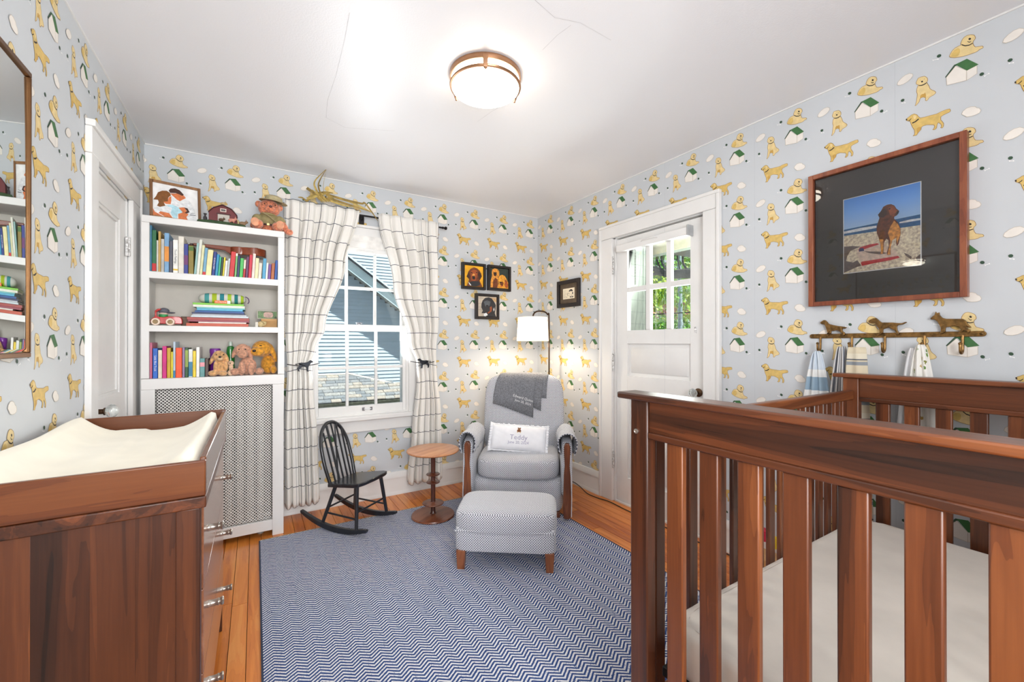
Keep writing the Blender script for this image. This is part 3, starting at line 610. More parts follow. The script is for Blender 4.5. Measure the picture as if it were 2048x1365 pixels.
def soft(w,d,h,r,nx,ny,wr=.004,seed=0):
    """rounded pad centred on the origin base"""
    rnd=random.Random(seed); mb=MB(); rings=[]
    prof=[(0,.02),(.35,0),(.75,0),(1,0)]
    Z=[(0.0,-r*.6),(.02,-r*.25),(.12,0),(.5,.003),(.85,0),(.95,-r*.25),(.99,-r*.55),(1.0,-r*1.1)]
    for zf,off in Z:
        hw,hd=w/2+off,d/2+off; pts=[]; c=min(r*1.2,hw*.9)
        for k in range(64):
            t=2*PI*k/64; e=.16; px=math.copysign(abs(math.cos(t))**e,math.cos(t)); py=math.copysign(abs(math.sin(t))**e,math.sin(t))
            pts.append(Vector((px*hw,py*hd,zf*h+wr*math.sin(k*1.7+zf*5)*.4)))
        rings.append(pts)
    mb.ring(rings,True,False)
    # domed top: shrink last ring to centre
    last=rings[-1]; vs=[];fs=[];m=10
    rr=[[Vector((p.x*(1-j/m),p.y*(1-j/m),h+wr*(.9*math.sin(p.x*(1-j/m)*31+p.y*(1-j/m)*23)*math.sin(p.y*(1-j/m)*27))*(j>0))) for p in last] for j in range(m+1)]
    mb.ring(rr,True,False)
    return mb
soft(1.222,.672,.122,.022,0,0,.003).build('sheet',SHEET,ms,smooth=True,angle=180)
# ================================================================ DRESSER, CHANGING PAD, MIRROR
ds=thing('dresser','walnut three drawer dresser with changing tray along the left wall','dresser',(-.335,1.715,0))
DX,DY=-.335,1.715
def dbx(name,x0,x1,y0,y1,z0,z1,m,bev=.003,par=ds): return MB().box(x0-DX,x1-DX,y0-DY,y1-DY,z0,z1).build(name,m,par,bevel=bev)
# near side: frame and veneered planks
dw=wood('dresser_walnut',[(.20,(24,12,8)),(.40,(62,32,19)),(.58,(92,50,28)),(.82,(140,84,46))],'z',across=10,along=.6,rough=.36,coat=.15,tone=.3)
for y0,y1 in ((1.297,1.325),(2.105,2.133)):
    for x0,x1 in ((-.565,-.525),(-.165,-.116)): dbx('corner_post',x0,x1,y0,y1,0,.787,dw,.003)
    for i,(x0,x1) in enumerate(((-.525,-.41),(-.41,-.318),(-.318,-.24),(-.24,-.165))): dbx('side_plank',x0,x1,y0+.006,y1-.004,.13,.787,dw,.0004)
    dbx('side_rail',-.525,-.165,y0+.003,y1-.003,.08,.13,wx,.002)
dbx('back_panel',-.568,-.562,1.325,2.105,.1,.787,wy,0)
dbx('top',-.568,-.104,1.288,2.142,.787,.816,wy,.003)
for k in range(3):
    z1=.781-k*.2165; d_=dbx('drawer',-.135,-.112,1.329,2.101,z1-.2135,z1,wood('drawer_front',[(.15,(96,56,38)),(.45,(142,92,66)),(.75,(176,124,94))],'y',across=9,along=.9,rough=.16,coat=.5,tone=.1),.002)
    for y in (1.46,1.97):
        MB().lathe([(0,0),(.010,0),(.010,.003),(.0088,.005),(.0088,.020),(.0105,.022),(.0105,.024),(.0078,.026),(.0105,.029),(.0118,.033),(.0095,.036),(0,.036)],(-.112-DX,y-DY,z1-.107),16,R=Euler((0,PI/2,0)).to_matrix()).build('knob',mat('brushed_nickel',(176,170,162),.3,.9),d_)
dbx('plinth_rail',-.14,-.118,1.325,2.105,.09,.128,wy,.002)
TRM=[(.2,(56,25,9)),(.45,(96,48,20)),(.7,(130,75,35))]
tx,ty=wood('tray_x',TRM,'x',across=10,along=.8,rough=.28,coat=.4,tone=.1),wood('tray_y',TRM,'y',across=10,along=.8,rough=.2,coat=.5,tone=.1)
tray=[dbx('tray_side',-.566,-.105,1.290,1.304,.8165,.905,tx,.003),dbx('tray_side',-.566,-.105,2.126,2.140,.8165,.917,tx,.003),dbx('tray_front',-.119,-.105,1.304,2.126,.8165,.911,ty,.003),dbx('tray_back',-.566,-.552,1.304,2.126,.8165,.911,ty,.003)]
PADM=mat('cream_pad_cover',(242,236,218),.9,var=.02,vs=9,bs=.15,bscale=14,sheen=.3)
pd=thing('changing_pad','cream plush contoured changing pad in the dresser tray','changing pad',(-.335,1.715,.8175))
def padf(u,v):
    x=(u-.5)*.428; y=(v-.5)*.80
    edge=abs(u-.5)*2; side=max(0,(edge-.45)/.55); hgt=.055+.075*(side**1.5)
    if v>.9 or v<.1:
        e=(abs(v-.5)-.4)/.1; hgt*=math.sqrt(max(0,1-e*e*.92))
    ed=max(0,(edge-.86)/.14); hgt*=math.sqrt(max(0.02,1-ed*ed*.97))
    hgt+=.004*math.sin(9*v+4*u)*math.sin(11*u+2*v)
    if u<.5: hgt*=1.12
    return (x,y,hgt)
mb=MB(); mb.grid(padf,30,46); N=31
mb.box(-.212,.212,-.392,.392,0,.03)
mb.build('cover',PADM,pd,smooth=True,angle=180)
mi=thing('wall_mirror','bronze framed rectangular mirror hung on the left wall above the dresser','mirror',(XL,1.42,1.57))
MIR,n,l,b=newmat('mirror_silver'); b.inputs['Base Color'].default_value=(.80,.84,.82,1); b.inputs['Metallic'].default_value=1; b.inputs['Roughness'].default_value=.015
mf=mat('bronze_frame',(112,78,48),.35,.8)
MB().box(.001,.0155,-.36,.352,-.414,-.40).box(.001,.0155,-.36,.352,.40,.414).box(.001,.0155,.343,.352,-.40,.40).box(.001,.0155,-.36,-.348,-.40,.40).build('frame',mf,mi,bevel=.002)
g=MB(); a,bq=.343,.40; i=.012
g.add([(.0095,-.348,-bq),(.0095,a,-bq),(.0095,a,bq),(.0095,-.348,bq),(.0120,-.348+i,-bq+i),(.0120,a-i,-bq+i),(.0120,a-i,bq-i),(.0120,-.348+i,bq-i)],[(0,1,5,4),(1,2,6,5),(2,3,7,6),(3,0,4,7),(4,5,6,7)]); g  .box(.001,.0094,-.348,a,-bq,bq)
g.build('mirror_glass',MIR,mi)
# ================================================================ BOOKCASE OVER RADIATOR COVER
bk=thing('bookcase','white built-in bookcase standing over a radiator cover with clover grille','bookcase',(-.188,3.14,0))
BX,BY=-.188,3.14
def kbx(name,x0,x1,y0,y1,z0,z1,m=WHITE,bev=.002,par=bk): return MB().box(x0-BX,x1-BX,y0-BY,y1-BY,z0,z1).build(name,m,par,bevel=bev)
YF=2.985
kbx('side',-.528,-.512,YF+.02,3.265,.99,1.855); kbx('side',.137,.153,YF+.02,3.265,.99,1.855)
kbx('top',-.530,.155,YF-.002,3.27,1.856,1.895,bev=.003)
kbx('stile',-.530,-.4955,YF,YF+.02,1.0,1.856); kbx('stile',.1195,.155,YF,YF+.02,1.0,1.856)
kbx('shelf',-.512,.137,YF+.001,3.262,1.552,1.590); kbx('shelf',-.512,.137,YF+.001,3.262,1.258,1.2925)
kbx('shelf',-.530,.155,YF,3.27,.938,.998,bev=.003)
kbx('back',-.512,.137,3.262,3.268,1.0,1.856,mat('bookcase_back_paint',(214,208,198),.5,var=.01),0)
kbx('cover_stile',-.530,-.4705,YF,YF+.022,.012,.938); kbx('cover_stile',.0915,.153,YF,YF+.022,.0,.938)
kbx('cover_rail',-.4705,.0915,YF+.001,YF+.021,.035,.099)
kbx('cover_side',-.530,-.512,YF+.022,3.27,.012,.938); kbx('cover_side',.137,.153,YF+.022,3.27,.012,.938)
kbx('shade_panel',-.511,.136,3.262,3.266,.02,.937,mat('dark_shade_panel',(46,44,42),.8),0)  # dark sheet standing in for the shade behind the grille
# clover pierced sheet
gm=mat('grille_enamel',(236,235,230),.45,var=.01)
mb=MB(); p=.0168; gx0,gx1,gz0,gz1=-.4705,.0915,.099,.938; y=YF+.012-BY
nx=int((gx1-gx0)/p); nz=int((gz1-gz0)/p); px=(gx1-gx0)/nx; pz=(gz1-gz0)/nz
def clover(cx,cz):
    # diamond cell with a four-lobed hole
    out=[(cx,cz+pz/2),(cx-px/4,cz+pz/4),(cx-px/2,cz),(cx-px/4,cz-pz/4),(cx,cz-pz/2),(cx+px/4,cz-pz/4),(cx+px/2,cz),(cx+px/4,cz+pz/4)]
    inn=[]
    for k in range(8):
        r=.77 if k%2==0 else .58
        inn.append((cx+(out[k][0]-cx)*r,cz+(out[k][1]-cz)*r))
    o=len(mb.v); vs=[(a-BX,y,b_) for a,b_ in out+inn]
    mb.add(vs,[(k,(k+1)%8,8+(k+1)%8,8+k) for k in range(8)])
for a in range(nx*2+1):
    for c in range(nz*2+1):
        if (a+c)%2: continue
        cx=gx0+a*px/2; cz=gz0+c*pz/2
        if cx-px/2<gx0-1e-6 or cx+px/2>gx1+1e-6 or cz-pz/2<gz0-1e-6 or cz+pz/2>gz1+1e-6: continue
        clover(cx,cz)
mb.build('clover_grille',gm,bk,kind='stuff')
ra=thing('radiator','cast iron column radiator hidden behind the white clover grille','radiator',(-.19,3.13,0))
rm=mat('radiator_paint',(150,147,140),.45,var=.03)
for k in range(9):
    x=-.22+k*.055; t=MB()
    for yy in (-.06,0,.06): t.tube([(x,yy,.09),(x,yy,.80)],.017,8)
    t.ell((x,0,.81),(.021,.085,.035)).ell((x,0,.09),(.021,.085,.03)); t.build('column',rm,ra)
for x in (-.22,.22):
    for yy in (-.06,.06): MB().lathe([(.018,0),(.012,.02),(.012,.05),(.02,.075)],(x,yy,0),10,caps=True).build('foot',rm,ra)
MB().tube([(.235,0,.09),(.30,0,.09),(.315,0,.06),(.315,0,0)],.012,8).build('pipe',rm,ra)
# ================================================================ ARMCHAIR, OTTOMAN
FAB,n,l,b=newmat('dotted_upholstery'); tc=n.new('ShaderNodeTexCoord'); sp=n.new('ShaderNodeSeparateXYZ'); l.new(tc.outputs['UV'],sp.inputs[0])
P_=.0128
ua=math_(n,l,'FRACT',math_(n,l,'MULTIPLY',math_(n,l,'ADD',sp.outputs[0],sp.outputs[1]),1/P_)); ub=math_(n,l,'FRACT',math_(n,l,'MULTIPLY',math_(n,l,'SUBTRACT',sp.outputs[0],sp.outputs[1]),1/P_))
da=math_(n,l,'ABSOLUTE',math_(n,l,'SUBTRACT',ua,.5)); db=math_(n,l,'ABSOLUTE',math_(n,l,'SUBTRACT',ub,.5))
dot=math_(n,l,'LESS_THAN',math_(n,l,'MAXIMUM',da,db),.30)
l.new(mixc(n,l,dot,lin((222,224,230)),lin((62,68,88))),b.inputs['Base Color']); b.inputs['Roughness'].default_value=.9; b.inputs['Sheen Weight'].default_value=.2
bump(n,l,b,dot,.25,.001)
ANG=math.atan2(-.591,.807)
CHW=wood('chair_wood',[(.2,(70,34,18)),(.45,(118,64,36)),(.75,(160,98,60))],'z',across=30,along=3,rough=.3,coat=.3,tone=.1)
def lpos(d,x=0,z=0): return (1.10+.591*d+.807*x,1.861+.807*d-.591*x,z)
ac=thing('armchair','blue and white dotted upholstered armchair with wooden arm posts in the corner','armchair',lpos(.66,.018,.0102),ANG)
MB().ell((0,.28,.145),(.315,.275,.125),36,18,e=.28).build('base',FAB,ac,smooth=True,angle=180)
MB().ell((0,.255,.325),(.288,.275,.082),40,20,e=.42).build('seat_cushion',FAB,ac,smooth=True,angle=180)
BA,BB,BC,BE=.318,.085,.335,.42; BCEN=Vector((.02,.55,.60)); BR=Matrix.Rotation(-.21,3,'X')
MB().ell(BCEN,(BA,BB,BC),44,28,R=BR,e=BE).build('backrest',FAB,ac,smooth=True,angle=180)
for s in (-1,1):
    a=MB().ell((s*.335,.27,.335),(.04,.285,.195),24,16,e=.3).build('arm',FAB,ac,smooth=True,angle=180)
    t=MB()
    def slv(u,v,s=s):
        q=-.25+1.5*u; ang=PI*(1-q) if s>0 else PI*q
        r=.056+.005*math.sin(v*9+s); x=s*.338+r*math.cos(ang)*(1.05); z=.512+.062*math.sin(ang) if 0<=q<=1 else .512-abs(q-(0 if q<0 else 1))*.30
        x+=.004*math.sin(v*14); return (x,-.02+.36*v,z+.004*math.sin(v*7+u*3))
    t.grid(slv,20,18,uv=lambda u,v:(u*.22,v*.36)).build('arm_cover',FAB,ac,smooth=True,solid=.006,angle=180)
    out=[(-.024,.02),(-.013,.015),(.013,.015),(.022,.03),(.026,.16),(.022,.30),(.015,.37),(.021,.45),(.021,.495),(.012,.515),(-.012,.515),(-.021,.495),(-.021,.45),(-.016,.37),(-.022,.30),(-.026,.16)]
    MB().prism(out,lambda p,q,t_,s=s:(s*.335+p,t_,q),-.028,.012).build('arm_post',CHW,ac,bevel=.006,seg=3)
    MB().tube([(s*.335+.028*s,-.024,.03),(s*.335+.03*s,-.024,.16),(s*.335+.026*s,-.024,.3),(s*.335+.022*s,-.024,.44)],.0035,6).build('gimp_trim',mat('white_gimp',(214,216,224),.9),ac)
for x in (-.26,.26):
    for y in (.06,.5): MB().box(x-.03,x+.03,y-.03,y+.03,0,.04).build('foot',CHW,ac,bevel=.004)
ot=thing('ottoman','dotted upholstered ottoman on square wooden legs in front of the armchair','ottoman',lpos(0,0,.0102),ANG)
MB().ell((0,.175,.155),(.266,.172,.066),40,16,e=.16).build('frame',FAB,ot,smooth=True,angle=180)
MB().ell((0,.175,.240),(.272,.180,.066),40,18,e=.34).build('cushion',FAB,ot,smooth=True,angle=180)
MB().tube([(-.266,.0,.205),(.266,.0,.205)],.004,6).build('piping',FAB,ot)
for x in (-.232,.232):
    for y in (.026,.324):
        MB().add([(x-.019,y-.019,0),(x+.019,y-.019,0),(x+.019,y+.019,0),(x-.019,y+.019,0),(x-.024,y-.024,.10),(x+.024,y-.024,.10),(x+.024,y+.024,.10),(x-.024,y+.024,.10)],[(3,2,1,0),(4,5,6,7),(0,1,5,4),(1,2,6,5),(2,3,7,6),(3,0,4,7)]).build('leg',CHW,ot,bevel=.002)
# cushion with lettering
pl=thing('lumbar_cushion','white ruffled lumbar cushion embroidered with a brown bear and a date, on the armchair','cushion',lpos(.81,.014,.410),ANG)
PW,PH=.195,.090
pr_=Matrix.Translation((0,.062,.093))@Matrix.Rotation(-.55,4,'X')@Matrix.Rotation(.055,4,'Y')
def pth(x,z): 
    a=max(0,1-(abs(x)/PW)**2.6); c=max(0,1-(abs(z)/PH)**2.2); return .004+.046*(a*c)**.45+.0012*math.sin(x*70+z*40)*math.sin(z*90)
t=MB()
for sg in (-1,1): t.grid(lambda u,v,sg=sg:pr_@Vector(((u*2-1)*PW,sg*pth((u*2-1)*PW,(v*2-1)*PH),(v*2-1)*PH)),34,20)
CW=mat('white_cotton',(240,241,246),.85,var=.015,sheen=.2,bs=.1,bscale=25); t.build('cover',CW,pl,smooth=True,angle=180)
t=MB(); N=120; ring=[]
def per(k):
    q=(k%N)/N*4; s=int(q); f=q-s
    return [(-PW+2*PW*f,PH),(PW,PH-2*PH*f),(PW-2*PW*f,-PH),(-PW,-PH+2*PH*f)][s]
vs=[];fs=[]
for k in range(N):
    x,z=per(k); L=math.hypot(x/PW,z/PH); w=.022 if abs(x)>PW*.98 else .012
    dx,dz=(1 if x>=PW*.999 else -1 if x<=-PW*.999 else 0),(1 if z>=PH*.999 else -1 if z<=-PH*.999 else 0)
    vs+=[pr_@Vector((x*.99,0,z*.99)),pr_@Vector((x+dx*w,.007*math.sin(k*1.9),z+dz*w*(1+.2*math.sin(k*2.3))))]
for k in range(N):
    q=(k+1)%N; fs.append((2*k,2*q,2*q+1,2*k+1))
t.add(vs,fs,0,True); t.build('ruffle',CW,pl,smooth=True,solid=.002,angle=180)
def on_pillow(o):
    for v in o.data.vertices:
        x,z=v.co.x,v.co.y; v.co=pr_@Vector((x,-(pth(x,z)+.0012),z))
I4=Matrix.Identity(4); th=mat('lilac_thread',(168,164,190),.8)
for s,sz,yy in (('Teddy',.050,-.012),('June 20, 2024',.027,-.047)): on_pillow(text_mesh(s,sz,'lettering',th,pl,Matrix.Translation((.005,yy,0)),ext=0))
def blob(parent,name,m,c,r,lay,n=16):
    t=MB(); t.add([pr_@Vector((c[0]+r[0]*math.cos(2*PI*k/n),-(pth(c[0],c[1])+lay),c[1]+r[1]*math.sin(2*PI*k/n))) for k in range(n)],[tuple(range(n))]); return t
bb=mat('brown_thread',(128,76,40),.8); bc=mat('cream_thread',(226,200,160),.8)
t=blob(pl,'',bb,(.004,.037),(.015,.014),.002); 
for c,r,ly in (((.004,.054),(.0095,.008),.0022),((-.004,.061),(.004,.004),.0022),((.012,.061),(.004,.004),.0022)):
    q=blob(pl,'',bb,c,r,ly); t.add(q.v,q.f)
for c,r in (((.004,.050),(.005,.005)),((-.006,.026),(.004,.005)),((.014,.026),(.004,.005))):
    q=blob(pl,'',bc,c,r,.003); t.add(q.v,q.f,1)
t.build('bear_motif',[bb,bc],pl)
# grey knitted throw over the back
tw=thing('throw_blanket','grey knitted baby blanket draped over the armchair back','blanket',lpos(.66,.018,.0102),ANG)
KN=mat('grey_knit',(116,118,124),.95,var=.18,vs=130,bs=.5,bscale=260,sheen=.3)
nn=2/BE
def bsurf(x,ph,off):
    """point on the backrest outline at side offset x, angle ph (0 front, 90 top)"""
    k=max(.02,(1-min(.999,abs(x/BA))**nn))**(1/nn); pw=lambda a:math.copysign(abs(a)**BE,a)
    return BR@Vector((x,-(BB+off)*k**.6*pw(math.cos(ph)),(BC+off*.7)*k*pw(math.sin(ph))))+BCEN
def phz(zr): return math.asin(min(1,max(-1,zr))**1 if False else math.copysign(min(1,abs(zr))**(1/BE),zr))
def throw(edges,off,name,par,nu=26):
    (xl0,xr0),(xl1,xr1),(zl,zr)=edges
    def fn(u,v):
        zb=zl+(zr-zl)*u; p0=phz((zb-.60)/BC); p1=2.3; ph=p0+(p1-p0)*v; k=min(1,max(0,(1.57-ph)/(1.57-p0)))
        x=(xl0+(xr0-xl0)*u)*(1-k)+(xl1+(xr1-xl1)*u)*k
        return bsurf(x,ph,off+.003*math.sin(u*9+v*5))
    return MB().grid(fn,nu,30,uv=lambda u,v:(u*.4,v*.5)).build(name,KN,par,smooth=True,solid=.006,angle=180)
throw(((-.175,.135),(-.245,.075),(.69,.58)),.010,'front_fold',tw)
throw(((.02,.185),(.0,.135),(.69,.632)),.005,'under_fold',tw,16)
throw(((.10,.20),(.10,.178),(.74,.73)),.0025,'back_fold',tw,8)
wt=mat('white_embroidery',(226,226,228),.8)
for s,sz,zz in (('Edward Quinn',.028,.748),('June 20, 2024',.024,.718)):
    o=text_mesh(s,sz,'embroidery',wt,tw,Matrix.Translation((-.005,zz-.025,0))@Matrix.Rotation(-.28,4,'Z'),ext=0)
    for v in o.data.vertices:
        x,z=v.co.x,v.co.y; v.co=bsurf(x,phz((z-.60)/BC),.0205)
# ================================================================ SIDE TABLE
TT=wood('table_top',[(.2,(120,66,36)),(.5,(178,114,70)),(.8,(208,150,104))],'x',across=16,along=1.5,rough=.3,coat=.3)
TD=wood('table_dark',[(.2,(58,26,18)),(.5,(96,50,34)),(.8,(134,80,56))],'z',across=14,along=2,rough=.28,coat=.4)
sd=thing('side_table','round walnut side table with stacked discs on its stem beside the armchair','side table',(1.04,2.725,.0098),.5)
MB().lathe([(0,0),(.143,0),(.147,.005),(.143,.013),(.06,.019),(.0,.019)],(0,0,0),48).build('base',wood('table_base',[(.2,(78,38,24)),(.5,(124,70,46)),(.8,(164,106,76))],'x',across=14,along=1.5,rough=.28,coat=.4),sd)
MB().lathe([(.024,.018),(.017,.026),(.0155,.05),(.0155,.07),(.018,.078)],(0,0,0),24).lathe([(.018,.098),(.0155,.106),(.0155,.215),(.018,.225)],(0,0,0),24).lathe([(.018,.236),(.015,.243),(.015,.272),(.018,.279)],(0,0,0),24).lathe([(.018,.290),(.0155,.30),(.0155,.425),(.022,.436)],(0,0,0),24).build('stem',TD,sd)
for z,r in ((.088,.073),(.2305,.047),(.2845,.047)): MB().lathe([(.017,z-.0115),(r*.6,z-.006),(r-.003,z-.0035),(r,z),(r-.003,z+.0035),(r*.6,z+.006),(.017,z+.0115)],(0,0,0),36).build('disc',TD,sd)
MB().lathe([(0,.436),(.15,.436),(.172,.441),(.179,.448),(.176,.454),(.168,.456),(0,.456)],(0,0,0),56).build('tabletop',TT,sd)
# ================================================================ CHILD ROCKING CHAIR
RB=mat('black_paint',(30,32,38),.3,var=.15,vs=30,coat=.3)
rk=thing('rocking_chair','small black spindle back child rocking chair by the window','rocking chair',(.568,2.872,.0102),math.atan2(-.785,.62))
seat=[(-.125,-.118),(-.12,-.128),(.10,-.152),(.135,-.14),(.15,-.10),(.155,0),(.15,.10),(.135,.14),(.10,.152),(-.12,.128),(-.125,.118)]
MB().prism(seat,lambda p,q,t:(p,q,.277+.13*p+t-(.004 if abs(q)<.09 and t>0 and False else 0)),0,.024).build('seat',RB,rk,bevel=.006,seg=3)
sz=lambda x:.277+.13*x
pts=[(-.115,-.112,.285),(-.15,-.122,.40),(-.185,-.115,.52),(-.21,-.085,.60),(-.222,-.04,.64),(-.225,0,.648),(-.222,.04,.64),(-.21,.085,.60),(-.185,.115,.52),(-.15,.122,.40),(-.115,.112,.285)]
MB().tube(bez(pts,5),.0115,10).build('back_bow',RB,rk)
for k,(y0,y1,zt) in enumerate(((-.072,-.082,.594),(-.038,-.045,.632),(0,0,.642),(.038,.045,.632),(.072,.082,.594))): MB().tube([(-.108,y0,.285),(-.108-.115*(zt-.285)/.36*.95,y1*.98,zt)],.0058,8).build('spindle',RB,rk)
for y in (-.035,.035): MB().tube([(-.145,-y*.2,.27),(-.215,y,.632)],.0055,8).build('brace',RB,rk)
for s in (-1,1):
    MB().tube([(-.085,s*.095,sz(-.085)),(-.14,s*.146,.045)],[.0125,.0105],10).build('leg',RB,rk)
    MB().tube([(.10,s*.115,sz(.10)),(.125,s*.148,.034)],[.0125,.0105],10).build('leg',RB,rk)
    MB().tube([(-.125,s*.132,.105),(.118,s*.137,.095)],.006,8).build('stretcher',RB,rk)
    R_=.62; arc=[]
    for k in range(25):
        x=-.315+.52*k/24; arc.append((x,R_-math.sqrt(R_*R_-x*x)))
    hh=[(x,z+.016+.018*math.sin(PI*min(1,max(0,(x+.315)/.52)))**.5) for x,z in arc]
    MB().prism(arc+hh[::-1],lambda p,q,t,s=s:(p,s*.148+t,q),-.0115,.0115).build('rocker',RB,rk,bevel=.003)
MB().tube([(-.118,-.125,.135),(-.118,.125,.135)],.006,8).build('stretcher',RB,rk); MB().tube([(.115,-.135,.135),(.115,.135,.135)],.006,8).build('stretcher',RB,rk)
# ================================================================ FLOOR LAMP
BZ=mat('dark_bronze',(70,52,40),.35,.8,var=.1)
lp=thing('floor_lamp','slim bronze arc floor lamp with white drum shade, lit, behind the armchair','floor lamp',(2.16,2.903,.001))
MB().lathe([(0,0),(.12,0),(.122,.006),(.11,.016),(.02,.022),(0,.022)],(0,0,0),32).build('base',BZ,lp)
dx,dy=-.205,-.05
MB().tube(bez([(0,0,.02),(0,0,.7),(0,0,1.38),(dx*.08,dy*.08,1.435),(dx*.30,dy*.30,1.458),(dx*.7,dy*.7,1.458),(dx*.93,dy*.93,1.435),(dx,dy,1.395)],6),.0068,10).build('pole',BZ,lp)
SHD,n,l,b=newmat('lit_linen_shade'); b.inputs['Base Color'].default_value=lin((250,244,232)); b.inputs['Roughness'].default_value=.9; b.inputs['Emission Color'].default_value=lin((255,236,205)); b.inputs['Emission Strength'].default_value=1.5
v=coords(n,l,'Object'); bump(n,l,b,noise(n,l,v,400,2),.1,.001)
MB().lathe([(.120,1.405),(.131,1.208)],(dx,dy,0),48).build('lamp_shade',SHD,lp,solid=.002)
MB().lathe([(.1205,1.403),(.1205,1.407)],(dx,dy,0),48).lathe([(.1315,1.206),(.1315,1.210)],(dx,dy,0),48).build('shade_rim',mat('shade_rim',(222,214,200),.8),lp,solid=.002)
MB().lathe([(0,1.395),(.016,1.395),(.016,1.35),(.013,1.335),(0,1.335)],(dx,dy,0),16).build('socket',BZ,lp)
BLB,n,l,b=newmat('warm_bulb'); b.inputs['Emission Color'].default_value=lin((255,214,160)); b.inputs['Emission Strength'].default_value=30
MB().lathe([(0,1.335),(.012,1.335),(.016,1.32),(.028,1.30),(.030,1.285),(.022,1.265),(0,1.255)],(dx,dy,0),16).build('bulb',BLB,lp)
light('floor_lamp_bulb','POINT',(2.16+dx,2.903+dy,1.24),5,(1,.86,.68),shadow_soft_size=.03).parent=None
# cord
cd=tag(MB().tube(bez([(2.20,2.90,.004),(2.25,2.84,.004),(2.265,2.72,.03),(2.262,2.62,.02),(2.235,2.50,.004),(2.24,2.38,.004),(2.262,2.28,.004),(2.25,2.1,.004),(2.262,1.9,.004),(2.25,1.65,.004),(2.268,1.42,.004),(2.262,1.2,.004)],6),.0032,6).build('lamp_cord',mat('black_rubber',(26,24,24),.6)),'thin black electric cord running along the right baseboard','cord')
# ================================================================ CEILING LIGHT
cl=thing('ceiling_light','round flush ceiling light with bronze rings and glowing white glass','ceiling light',(.880,1.6586,H))
BRN=mat('brushed_bronze',(150,112,84),.32,.85,var=.05)
GLB,n,l,b=newmat('glowing_glass'); b.inputs['Base Color'].default_value=(1,1,1,1); b.inputs['Emission Color'].default_value=lin((255,244,226)); b.inputs['Emission Strength'].default_value=11
MB().lathe([(0,-.0005),(.150,-.0005),(.160,-.004),(.161,-.015),(.158,-.026),(.153,-.027)],(0,0,0),64).build('canopy',BRN,cl)
MB().lathe([(.152,-.025),(.152,-.052)],(0,0,0),64).build('glass_band',GLB,cl)
MB().lathe([(.152,-.049),(.158,-.0495),(.160,-.053),(.158,-.058),(.150,-.060)],(0,0,0),64).build('lower_ring',BRN,cl)
MB().lathe([(.152,-.057),(.147,-.066),(.125,-.078),(.09,-.086),(.045,-.091),(0,-.092)],(0,0,0),64).build('glass_bowl',GLB,cl)
a0=math.atan2(-1.6586,-.880)
for k in range(3):
    a=a0+k*2*PI/3; R=Matrix.Rotation(a,3,'Z'); t=MB()
    t.prism([(.156,-.012),(.1655,-.012),(.1655,-.050),(.160,-.066),(.153,-.068),(.154,-.055)],lambda p,q,w,R=R:R@Vector((p,w*(1 if q>-.04 else .7),q)),-.012,.012); t.build('clip',BRN,cl,bevel=.001)
    MB().ell(R@Vector((.157,0,-.069)),(.005,.005,.005),10,7).build('finial',BRN,cl)
# ================================================================ CURTAINS
CUR,n,l,b=newmat('windowpane_linen'); tc=n.new('ShaderNodeTexCoord'); sp=n.new('ShaderNodeSeparateXYZ'); l.new(tc.outputs['UV'],sp.inputs[0])
def line(c,per,w):
    f=math_(n,l,'ABSOLUTE',math_(n,l,'SUBTRACT',math_(n,l,'FRACT',math_(n,l,'MULTIPLY',c,1/per)),.5)); return math_(n,l,'LESS_THAN',f,w/per/2)
ln=math_(n,l,'MAXIMUM',line(sp.outputs[0],.118,.0034),line(sp.outputs[1],.130,.0042))
nz=noise(n,l,tc.outputs['UV'],420,2)
base_=mixc(n,l,nz,lin((226,222,214)),lin((242,240,236)))
l.new(mixc(n,l,ln,base_,lin((52,58,74))),b.inputs['Base Color']); b.inputs['Roughness'].default_value=.9; b.inputs['Sheen Weight'].default_value=.15
bump(n,l,b,nz,.15,.001)
def interp(T,z):
    T=sorted(T)
    if z<=T[0][0]: return T[0][1]
    for (a,va),(c,vc) in zip(T,T[1:]):
        if z<=c:
            t=(z-a)/(c-a); t=t*t*(3-2*t); return va+(vc-va)*t
    return T[-1][1]
def curtain(label,zt,zb,L,Rr,npl,cloth,ph,tie,flip):
    o=thing('curtain',label,'curtain',((L[0][1]+Rr[0][1])/2,3.215,zb),0,'window curtains'); ox=(L[0][1]+Rr[0][1])/2
    def fn(u,v):
        z=zt+(zb-zt)*v; x0=interp(L,z); x1=interp(Rr,z); w=x1-x0
        amp=interp([(zb,.034),(tie-.3,.027),(tie,.010),(tie+.3,.022),(zt-.25,.030),(zt-.06,.017),(zt,.012)],z)
        uu=u+.034*math.sin(2*PI*u*1.7+ph)*(1-abs(2*u-1))
        a=2*PI*npl*uu+ph+.35*math.sin(z*1.7+u*3)
        sn=math.sin(a); y=3.200+amp*(math.copysign(abs(sn)**.7,sn))+.28*amp*math.sin(2.3*a+1+z*.6)
        x=x0+w*uu+.25*amp*math.cos(a)*(1 if 0.03<u<.97 else 0)
        zz=z+ (.012*math.sin(a+.5) if v>.97 else 0) + .018*(1-abs(2*u-1))*math.exp(-((z-tie)/.2)**2)
        return (x-ox,y-3.215,zz-zb)
    MB().grid(fn,110,70,uv=lambda u,v:(u*cloth+.05,(1-v)*(zt-zb)*1.0+.065)).build('panel',CUR,o,smooth=True,solid=.0022,angle=180)
    return o
curtain('left window-pane check curtain tied back beside the bookcase',2.172,.09,[(.09,.170),(.6,.168),(1.04,.185),(1.3,.17),(2.17,.168)],[(.09,.388),(.5,.375),(.9,.345),(1.04,.335),(1.15,.365),(1.3,.422),(1.75,.553),(2.172,.652)],5.3,.74,.6,1.04,1)
